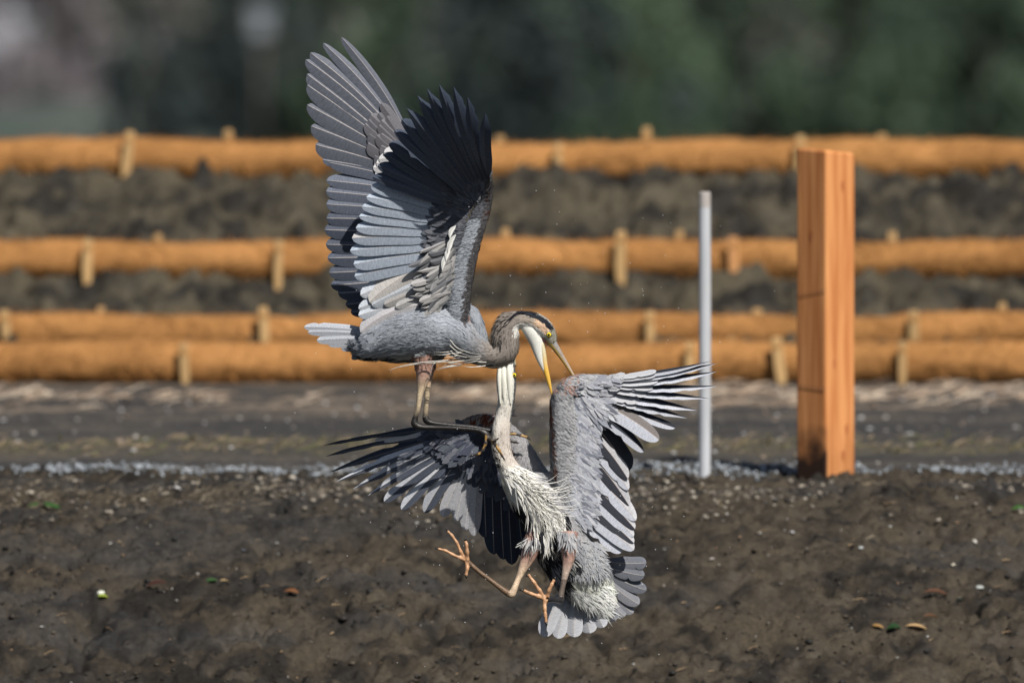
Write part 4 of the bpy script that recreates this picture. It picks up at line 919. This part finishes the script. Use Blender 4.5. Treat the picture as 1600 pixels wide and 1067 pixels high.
legR = Loft('leg', [(886, 835, -6, 18, 15), (888, 854, -8, 14, 12), (888, 874, -9, 9.8, 9), (884, 893, -9.6, 6.2, 6), (880, 912, -10, 4.4, 4.4), (877, 928, -10.2, 4.6, 4.6), (876, 937, -10.4, 6, 6), (870, 937, -14, 5, 5), (862, 936, -18, 4.8, 4.8), (853, 936, -21, 5, 5)], 6, 14)
toes2 = [toe([(729, 876, -8.4), (718, 871, -9), (707, 866, -9.2), (696, 860, -9.2), (684, 857, -9)], 2.9), toe([(727, 875, -8.4), (720, 862, -9), (714, 848, -9.2), (706, 836, -9.2), (699, 829, -9)], 2.8),
         toe([(730, 874, -8.6), (730, 862, -9.4), (729, 850, -9.4), (727, 845, -9.2)], 3), toe([(729, 878, -8.4), (730, 888, -8.8), (728, 899, -9)], 3),
         toe([(852, 936, -21.3), (840, 931, -22), (829, 927, -22.4), (818, 922, -22.4)], 3.3), toe([(850, 934, -21.3), (843, 922, -22), (834, 909, -22.2), (825, 897, -22)], 3.1),
         toe([(855, 932, -21.3), (858, 922, -22), (862, 913, -22.2), (866, 905, -22)], 3.1), toe([(851, 938, -21.3), (851, 950, -22), (852, 961, -22), (853.5, 972, -21.8)], 3.2)]
def cf2(lofts, li, S, CA, SA, px, py, co):
    tags = np.array([l.tag for l in lofts])[li]; n = len(li)
    col = np.tile(np.array((.30, .305, .315)), (n, 1)); col *= (.85 + .3 * vnoise(px * .05, py * .05, s=16))[:, None]
    tor = tags == 'torso'
    # path runs downwards: CA=+1 is the left (front) side
    hd = tor & (py < 745); k = np.clip((py - 610) / 60, 0, 1)[:, None]
    c = np.array((.78, .77, .70)) * (1 - k) + np.array((.58, .525, .47)) * k
    c = np.where(((CA > .25) & (py > 640))[:, None], c * .4 + np.array((.78, .75, .68)) * .6, c)
    streak = (np.abs(CA - .35 - .04 * np.sin(py * .2)) < .06) & (py < 640); c[streak] = (.36, .36, .26)
    str2 = (np.abs(CA - .72 - .05 * np.sin(py * .1)) < .05) & (py < 620); c[str2] = (.10, .11, .08)
    rt = (CA < -.86) & (py < 660); c[rt] = (.12, .125, .13)
    st3 = (CA > .45) & (py > 690) & (np.sin(py * .55 + CA * 5) > .5) & (CA < .9); c[st3] = (.04, .035, .035)
    col[hd] = c[hd]
    br = tor & (py >= 735) & (py < 905); s1 = vnoise((px + py * .55) * .16, (py - px) * .025, s=61)
    wht = np.array((.78, .77, .71))
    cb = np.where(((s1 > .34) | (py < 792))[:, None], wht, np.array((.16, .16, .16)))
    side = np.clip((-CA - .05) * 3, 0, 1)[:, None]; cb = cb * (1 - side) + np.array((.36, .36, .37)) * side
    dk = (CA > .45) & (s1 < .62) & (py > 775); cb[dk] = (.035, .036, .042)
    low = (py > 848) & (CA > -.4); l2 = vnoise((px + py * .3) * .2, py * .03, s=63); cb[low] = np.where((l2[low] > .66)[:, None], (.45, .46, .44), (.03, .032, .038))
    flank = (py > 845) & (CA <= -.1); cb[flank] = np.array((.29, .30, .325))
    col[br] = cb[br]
    vt = tor & (py > 893) & (px > 885); col[vt] = (.74, .75, .68)
    vl = tor & (py > 870) & (px < 880); col[vl] = np.where((s1[vl] > .5)[:, None], (.30, .32, .36), (.03, .032, .038))
    ad = tags == 'arm'; col[ad] = (.42, .425, .44)
    ln = ad & (CA < 0) & (np.abs(CA + .68) < .07) & (py > 600); 
    le = ad & (py > 598) & (SA > -2) & (CA < -.72) ; col[le] = (.20, .205, .22)
    wv = vnoise(px * .35, py * .35, s=66); ln2 = ad & (np.abs(px - (860 + (py - 640) * .05)) < 1.3) & (py > 590) & (py < 745); col[ln2] = (.13, .07, .055)
    wr = ad & (py < 612) & (px < 900) & (wv > .45) & (px > 855); col[wr] = (.45, .30, .26)
    ac = tags == 'arm_left'; col[ac] = (.30, .30, .31)
    wr2 = ac & (px > 722) & (px < 775) & (CA > -.2) & (py < 668); col[wr2] = np.where((wv[wr2] > .52)[:, None], (.17, .055, .03), (.30, .27, .25))
    ln3 = ac & (px > 785) & (np.abs(px - (795 + (py - 690) * .42)) < 2.5) & (py < 750); col[ln3] = (.10, .05, .04)
    sk = (tags == 'torso') & (px > 877) & (px < 890) & (py > 748) & (py < 758); col[sk] = (.40, .14, .06)
    lg = tags == 'leg'; t_ = S
    c0 = np.array((.33, .20, .16)); c1 = np.array((.62, .47, .33)); c2 = np.array((.10, .07, .05))
    isL = px < 845
    kk = np.clip((py - 872) / 22, 0, 1)[:, None]; cl = c0 * (1 - kk) + np.where(isL[:, None], c1, np.array((.42, .33, .27))) * kk
    heel = np.clip((t_ - .56) / .06, 0, 1)[:, None]; cl = cl * (1 - heel) + np.where(isL[:, None], np.array((.16, .10, .06)), np.array((.045, .04, .045))) * heel
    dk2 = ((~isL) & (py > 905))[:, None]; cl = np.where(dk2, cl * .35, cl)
    cl = cl * (.75 + .5 * vnoise(px * .2, py * .2, s=68))[:, None]
    col[lg] = cl[lg]
    tt = tags == 'toe'; tv = vnoise(px * .25, py * .25, s=69)[:, None]; col[tt] = (np.array((.50, .28, .15)) * (.75 + .5 * tv))[tt]
    return col
body2, D2 = build_body([torso2, shl2, armD, armC, legL, legR] + toes2, .0026, cf2, h2, M_plume)
tg2 = np.array([l.tag for l in D2['lofts']])[D2['li']]; px2, py2, CA2 = D2['px'], D2['py'], D2['CA']
T2 = tg2 == 'torso'
contour(D2, T2 & (py2 < 735), 3200, (.006, .013), (.14, .28), .08, h2, 'neck_plumage', sign=1, cvar=.08)
contour(D2, T2 & (py2 >= 735) & (py2 < 890) & (CA2 > -.35), 6500, (.025, .06), (.04, .08), .14, h2, 'breast_plumage', sign=1, cvar=.22, jit=.22)
contour(D2, T2 & (py2 >= 760) & (CA2 <= -.1), 7000, (.018, .035), (.10, .2), .12, h2, 'flank_plumage', sign=1, cvar=.12, jit=.4)
contour(D2, T2 & (py2 > 860) & (px2 > 880), 5000, (.025, .05), (.05, .1), .22, h2, 'vent_fluff', sign=1, cvar=.1, jit=.4)
contour(D2, T2 & (py2 > 840) & (px2 <= 885), 2500, (.03, .055), (.05, .1), .25, h2, 'belly_fluff', sign=1, cvar=.3, jit=.35)
contour(D2, (tg2 == 'shoulder'), 5000, (.015, .03), (.12, .22), .08, h2, 'shoulder_plumage', sign=1, cvar=.1)
CL = [((684, 857), (679, 856), -9), ((699, 829), (696, 826), -9), ((727, 845), (728, 838), -9.2), ((728, 899), (729, 904), -9), ((818, 922), (810, 921), -22.4), ((825, 897), (821, 901), -22), ((866, 905), (868, 900), -22), ((853.5, 972), (854, 979), -21.8)]
for a, b_, d in CL:
    V, F = tube([tuple(B(*a, d)), tuple(B((a[0] + b_[0]) / 2 + .4, (a[1] + b_[1]) / 2, d)), tuple(B(*b_, d))], [.0042, .003, .0004], 8)
    link('claw', raw_mesh('claw', V, F, M_horn, True, (.015, .013, .012)), h2)
bill('upper_bill', [(800, 572, 1.5, 7, 7), (799, 548, 3, 5, 5), (796, 525, 4.6, 3.4, 3.4), (794, 505, 5.6, 1.6, 1.6), (793, 495, 6, .7, .7)], lambda S, a, b_: lerpc((.35, .3, .2), (.6, .4, .1), S), h2)
bill('lower_bill', [(786, 572, 0, 7.5, 6), (785, 556, 2.6, 4.5, 4), (785, 535, 4.2, 3.2, 3), (788, 510, 5.4, 1.4, 1.4)], lambda S, a, b_: lerpc((.72, .68, .52), (.7, .45, .1), S), h2)
for x0, x1, w_ in ((780, 783, 2.6), (787, 786, 3.2), (796, 794, 3.4)):   # pale gape ridges of skin below the bill
    L = Loft('ridge', [(x1, 556, -.3, 1, 1), (x0 + (x1 - x0) * .5, 568, -1.6, w_, 2.2), (x0, 590, -2.4, w_ + .8, 2.6), (x0 + 1, 615, -2, w_, 2), (x0 + 2, 632, -1.6, 1, 1)], 6, 10)
    link('jaw_ridge', raw_mesh('jaw_ridge', L.V, L.F, M_plume, True, (.80, .79, .70)), h2)
eye(803.5, 586, -1.1, 3.4, h2)
for k in range(12):
    x = 796 + random.uniform(-2, 2); y = 646 + random.uniform(-4, 4); strand(h2, [(x, y, 1), (x + 5, y - 1 + random.uniform(-3, 2), .8), (x + 8 + random.random() * 3, y + random.uniform(-7, 2), 1)], .9, (.03, .03, .035))
# long breast plumes
ENDS = [(873, 739), (853, 752), (895, 740), (894, 751), (890, 758), (904, 752), (908, 755), (905, 768), (906, 776), (916, 790), (912, 802), (898, 762), (886, 748), (910, 783), (880, 760), (900, 795)]
for k, (ex, ey) in enumerate(ENDS):
    sx = 812 + k * 1.6 + random.uniform(-3, 3); sy = 752 + k * 2.2 + random.uniform(-4, 4)
    strand(h2, [(sx, sy, -4), ((sx * .6 + ex * .4), sy * .55 + ey * .45 + 9, -8.2), (sx * .25 + ex * .75, sy * .2 + ey * .8 + 9, -8.8), (ex, ey, -8.6 + random.random())], 1.05, (.80, .79, .75))
for k in range(170):
    a = random.random(); sx = 802 + a * 52 + random.uniform(-6, 16); sy = 740 + a * 78 + random.uniform(-10, 8); Ls = random.uniform(34, 70); an = math.radians(random.uniform(24, 66) + a * 18); cv = random.uniform(-7, 7)
    c = random.choice(((.76, .75, .69), (.70, .68, .60), (.78, .78, .74), (.60, .58, .53), (.82, .81, .76), (.78, .77, .72), (.82, .81, .77), (.10, .10, .105)))
    dz = -5.2 - 2.5 * math.sin(a * 3) - random.random() * 1.4
    strand(h2, [(sx, sy, dz + 2.2), (sx + Ls * .5 * math.cos(an) + cv * .5, sy + Ls * .5 * math.sin(an) - cv * .5, dz - .3), (sx + Ls * math.cos(an), sy + Ls * math.sin(an), dz)], random.uniform(.4, .8), c)
KD2 = kdtree.KDTree(len(D2['co']))
for i_, c_ in enumerate(D2['co']): KD2.insert(c_, i_)
KD2.balance()
def tufts(parent, name, items):
    V = []; C = []
    for (bx, by, d0, an, L_, w_, cv, c, dz) in items:
        ca, sa = math.cos(an), math.sin(an)
        for (u, sd) in ((0, 0), (.3, -1), (.3, 0), (.3, 1), (.7, -.75), (.72, 0), (.7, .75), (1, 0)):
            V.append(B(bx + ca * L_ * u - sa * (sd * w_ + cv * u * u), by + sa * L_ * u + ca * (sd * w_ + cv * u * u), d0 + dz * u - .6 * math.sin(u * 3) + .1 * abs(sd)))
        C += [np.array(c) * f for f in (.92, .96, 1, .96, 1, 1.03, 1, 1.05)]
    n = len(items); f = np.array([(0, 1, 2), (0, 2, 3), (1, 4, 5), (1, 5, 2), (2, 5, 6), (2, 6, 3), (4, 7, 5), (5, 7, 6)])
    F = (f[None] + (np.arange(n) * 8)[:, None, None]).reshape(-1, 3)
    me = raw_mesh(name, V, F, M_plume, True, np.clip(np.array(C), 0, .9)); N = []
    for k in range(n):
        _, j, _ = KD2.find(V[k * 8 + 4]); N += [D2['nr'][j] + np.array((0, -.25, .05)) + rng.normal(0, .12, 3)] * 8
    soft_normals(me, N); link(name, me, parent, kind='stuff')
it = []
WT = ((.80, .79, .74), (.82, .81, .76), (.76, .74, .66), (.84, .83, .80), (.70, .69, .66))
for k in range(1500):
    a = random.random(); bx = 792 + a * 66 + random.uniform(-8, 16); by = 738 + a * 96 + random.uniform(-14, 6); an = math.radians(random.gauss(40 + a * 22, 13)); L_ = random.uniform(22, 56)
    c = random.choice(WT) if by < 778 or vnoise(bx * .11 + by * .05, by * .035 - bx * .02, s=7) < .66 else (.07, .07, .075)
    if by > 822 - (850 - bx) * .2 or (bx < 812 + (by - 760) * .42 and random.random() < .75): continue
    it.append((bx, by, -3.4 - 3.2 * math.sin(min(1, a * 1.2) * 2.6), an, L_, random.uniform(.7, 1.7), random.uniform(-7, 7), c, random.uniform(-1.2, 1)))
for k in range(420):      # white tufts falling over the belly, black ones between them
    bx = random.uniform(846, 886); by = random.uniform(800, 838); c = random.choice(WT) if vnoise(bx * .13, by * .02, s=9) < .58 else (.022, .024, .03)
    it.append((bx, by, -7.6, math.radians(random.gauss(80, 9)), random.uniform(20, 46), random.uniform(.6, 1.4), random.uniform(-6, 6), c, random.uniform(-.6, .8)))
for k in range(90):
    bx = random.uniform(873, 903); by = random.uniform(828, 848); it.append((bx, by, -11.9 + abs(bx - 888) * .16, math.radians(random.gauss(86, 14)), random.uniform(10, 22), random.uniform(.7, 1.5), random.uniform(-3, 3), random.choice(((.36, .37, .39), (.45, .45, .46), (.28, .29, .31))), .2))
for k in range(60):
    bx = random.uniform(818, 846); by = random.uniform(838, 852); it.append((bx, by, -8.2 + abs(bx - 832) * .1, math.radians(random.gauss(100, 16)), random.uniform(9, 20), random.uniform(.6, 1.3), random.uniform(-3, 3), random.choice(((.05, .05, .06), (.62, .62, .60), (.25, .25, .27))), .2))
tufts(h2, 'breast_tufts', it)
it = []
for k in range(1300):      # loose pale down under the tail
    bx = random.uniform(890, 942); by = 898 + (bx - 890) * .55 + random.uniform(-14, 26); c = random.choice(((.86, .87, .84), (.82, .83, .79), (.88, .88, .86), (.74, .76, .74)))
    it.append((bx, by, -1.2 + (bx - 890) * .04, math.radians(random.gauss(52, 13)), random.uniform(16, 36), random.uniform(.7, 1.6), random.uniform(-5, 5), c, random.uniform(-.8, .8)))
for k in range(1200):      # soft grey flank down
    bx = random.uniform(893, 935); by = random.uniform(845, 892); c = random.choice(((.34, .35, .37), (.30, .315, .34), (.39, .395, .40)))
    it.append((bx, by, -3.4, math.radians(random.gauss(65, 28)), random.uniform(12, 28), random.uniform(.8, 1.7), random.uniform(-5, 5), c, random.uniform(-.8, .8)))
tufts(h2, 'down_tufts', it)
for pts in ([(835, 825, -8), (836, 845, -9), (834, 860, -9.5), (829, 872, -9.5)], [(808, 851, -6), (818, 846, -7), (834, 847, -7)], [(806, 855, -6), (820, 849, -7), (836, 850, -7)], [(838, 840, -8), (838, 855, -9), (832, 868, -9.4)]):
    strand(h2, pts, 1.0, (.74, .74, .70))

# wing on the left (towards the upper heron's feet)
wC = wingpart(h2, D2, (tg2 == 'arm_left'), 7000, 'wing', flow=flowdir((-.2, .1, -1)), Lr=(.010, .020)); wC['label'] = 'left wing in the photograph, swept out under the other bird'
PC = [(505, 696, 715, 668, 12, 'finger'), (508.5, 713, 718, 672, 13, 'finger'), (514, 738, 720, 676, 13, 'point'), (526, 752, 722, 680, 14, 'point'), (551.7, 764, 724, 684, 15, 'point'), (575.5, 774, 726, 688, 17, 'point'), (600, 783.5, 728, 691, 18, 'round'), (627, 796, 731, 694, 19, 'round'), (663, 800.6, 734, 697, 21, 'round'),
      (692, 807, 738, 700, 21, 'round'), (712, 814, 741, 702, 21, 'round'), (726.6, 828, 745, 704, 21, 'round'), (740, 837, 749, 706, 21, 'round'), (759.5, 840, 757, 710, 26, 'round'), (772, 866, 769, 712, 28, 'round'), (787, 874, 781, 718, 28, 'round'), (800, 882, 793, 726, 26, 'round'), (818, 870, 805, 735, 24, 'round')]
mC = []
for i, (tx, ty, bx, by, w_, k) in enumerate(PC):
    bd = 19 - i * .6; td = [31, 31, 28, 25.5, 24, 22.5, 21, 19.5, 18, 16.5, 15, 14, 13, 13, 12.5, 12.5, 12, 11][i]
    if i < 3: c1_, c2_ = (.025, .03, .045), (.045, .052, .07)  # upper bird's cast shadow painted into the outermost feathers
    elif i < 9: c1_, c2_ = (.48, .50, .54), (.065, .075, .10)  # lit band and its shaded edge painted as light and dark vanes
    elif i < 13: c1_, c2_ = (.46, .46, .48), (.34, .345, .37)
    else: c1_, c2_ = (.022, .030, .050), (.018, .024, .042)  # innermost feathers painted blue-black for the shade that falls there
    mC.append((tx, ty, bx, by, w_, bd, td, .5))
    feather('primary_feather' if i < 9 else 'secondary_feather', wC, (tx, ty), (bx, by), w_ * 1.05, bd, td, .55 if i < 9 else .3, 4 if i < 9 else 1, k, c1_, c2_, (.58, .54, .48) if 6 < i < 13 else (.3, .28, .26), .25, .5, -.45 if i < 5 else 0, 0)
coverts(mC, wC, .46, 1.1, -.5, [(.07, .08, .105), (.05, .06, .085)], .5)  # inner coverts and lining darkened in colour for the body shadow
coverts(mC[:12], wC, .30, 1.1, -.9, [(.09, .10, .125), (.055, .065, .09)], .1)
lining(mC, wC, 1500, -.10, .16, (12, 30), (.25, .45), -1.3, [(.07, .08, .10), (.11, .115, .14), (.045, .052, .075)], jit=.25)
for tx, ty, bx, by in ((742, 742, 768, 668), (752, 748, 775, 672), (733, 735, 760, 665), (765, 755, 783, 682), (726, 722, 752, 662)):
    feather('covert_feather', wC, (tx, ty), (bx, by), 24, 14, 13.5, .3, 2, 'oval', (.05, .06, .085), (.035, .042, .06), (.07, .07, .08), .3)
feather('covert_feather', wC, (585, 688), (705, 668), 9, 19, 27, .6, 2, 'round', (.48, .46, .45)); feather('covert_feather', wC, (600, 690), (712, 670), 9, 18.5, 25, .6, 2, 'round', (.42, .41, .41))
# wing on the right
wD = wingpart(h2, D2, (tg2 == 'arm'), 11000, 'wing', flow=flowdir((.75, 0, -.6)), Lr=(.012, .024)); wD['label'] = 'right wing in the photograph, spread against the grey pipe'
LG = (.40, .42, .475)
PD = [(1111.5, 564, 955, 590, 8, 'point'), (1120, 567.5, 955, 594, 11, 'point'), (1120, 580.5, 952, 598, 12, 'point'), (1122, 602.6, 948, 602, 12, 'point'), (1108, 622.6, 944, 607, 13, 'point'), (1089, 641, 940, 611, 14, 'point'), (1074, 653, 935, 615, 14, 'point'), (1055, 668.6, 930, 619, 15, 'round'),
      (1030, 687, 922, 622, 25, 'round'), (1006, 706, 912, 628, 20, 'oval'), (982, 737, 906, 640, 34, 'round'), (981, 748, 903, 655, 26, 'oval'), (982, 765, 902, 672, 24, 'oval'), (983, 790, 901, 690, 26, 'oval'), (993.6, 813, 900, 712, 26, 'oval'), (992, 826, 898, 732, 24, 'oval'),
      (990, 838, 897, 752, 24, 'oval'), (990.5, 848, 895, 770, 24, 'oval'), (990.5, 859, 893, 785, 26, 'oval'), (972, 862, 890, 800, 24, 'round')]
mD = []
for i, (tx, ty, bx, by, w_, k) in enumerate(PD):
    bd = -5 + i * .18; td = [-2, -1, 0, 1, 1.5, 2, 2, 1.5, -3, -2, 2.5, 1.0, 1.5, 1.5, 1.5, 1.2, .8, .4, -.2, 0][i]
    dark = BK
    cp_ = LG if i not in (10, 11, 13, 15, 17) else (.028, .031, .042); cm2 = dark if (i < 8 or i in (9, 10)) else ((.14, .125, .12) if i == 8 else (.40, .40, .42))  # black vanes: own dark primaries, plus shaded bands and gaps painted as colour
    s_ = -1.0 if i < 8 else (-.55 if i < 10 else (-.1 if i == 10 else -.55))
    mD.append((tx, ty, bx, by, w_, bd, td, s_))
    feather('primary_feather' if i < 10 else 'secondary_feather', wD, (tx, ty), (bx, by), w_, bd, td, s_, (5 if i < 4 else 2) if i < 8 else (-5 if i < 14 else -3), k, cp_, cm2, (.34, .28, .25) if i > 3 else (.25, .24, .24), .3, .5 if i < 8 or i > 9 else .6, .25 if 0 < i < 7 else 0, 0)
coverts(mD[:10], wD, .42, 1.05, -.5, [(.40, .41, .44), (.36, .365, .39)], .3)
coverts(mD[10:], wD, .40, 1.0, -.8, [(.42, .425, .45), (.38, .385, .40)], .4)
for tx, ty, bx, by, w_ in ((950, 640, 890, 606, 20), (938, 655, 888, 612, 20), (925, 665, 886, 620, 20), (965, 628, 905, 604, 18), (915, 680, 885, 632, 20), (958, 606, 912, 596, 15), (940, 622, 900, 600, 18)):
    feather('covert_feather', wD, (tx, ty), (bx, by), w_, -5.6, -4.6, -.4, -2, 'oval', (.42, .43, .47), (.38, .39, .42), None or (.40, .40, .42), .4)
lining(mD[8:], wD, 2600, -.16, .20, (16, 36), (.14, .28), -1.6, [(.33, .345, .385), (.37, .385, .415), (.28, .295, .34), (.35, .355, .38), (.16, .17, .205)], jit=.22)
lining(mD[:9], wD, 420, -.22, .0, (12, 28), (.25, .45), -1.2, [(.34, .35, .385), (.38, .39, .415), (.26, .27, .31)], jit=.2)
lining([(m[0], m[1], m[2] - 30, m[3] + 7, 0, m[5], m[6], 0) for m in mD[:6]], wD, 260, -.16, .04, (9, 18), (.2, .36), -1.2, [(.08, .088, .11), (.12, .128, .15), (.30, .31, .34)], jit=.1)
# tail fan
tl2 = contour(D2, T2 & (py2 > 905), 500, (.03, .05), (.25, .4), .25, h2, 'tail', sign=1, cvar=.08)
TF = [(1010, 879, 940, 876), (1007, 899, 940, 882), (1010, 922, 940, 890), (998.5, 944, 938, 897), (989, 958, 935, 903), (976, 963, 930, 908), (962, 969, 925, 912), (943, 980, 918, 916), (922, 989, 910, 918), (897, 995, 902, 920), (871, 997, 893, 920), (848, 994, 884, 918)]
for i, (tx, ty, bx, by) in enumerate(TF):
    c = (.25, .26, .285) if i > 6 else ((.13, .14, .165) if i < 3 else (.20, .205, .23))
    if i > 6: c = (.38, .39, .42)
    feather('tail_feather', tl2, (tx, ty), (bx, by), 21 if i < 6 else 26, 6.5 - (i % 2) * .5, (5 if i < 6 else -.5) - (i % 2) * .7, .30 if i > 5 else -.35, 2, 'round', c, tuple(np.array(c) * .88), (.38, .35, .31), .35)

# ------------------------------------------------------------------ flying drops of water and mud
n = 300; cx = rng.choice([800, 740, 870, 900, 620, 1000], n); cy = rng.choice([560, 700, 850, 640, 900, 420], n)
qx = cx + rng.normal(0, 90, n); qy = cy + rng.normal(0, 90, n); dd = rng.normal(0, 22, n); sz = rng.uniform(.0007, .0017, n)
V = []; 
for k in range(n): V.append(B(qx[k], qy[k], dd[k])[None] + IV * sz[k])
dm, t, b = newmat('water_drop', .05, .8); b.inputs['Base Color'].default_value = (.75, .78, .82, 1)
link('spray_drops', raw_mesh('spray_drops', np.array(V).reshape(-1, 3), (IF[None] + (np.arange(n) * 12)[:, None, None]).reshape(-1, 3), dm, True), kind='stuff')
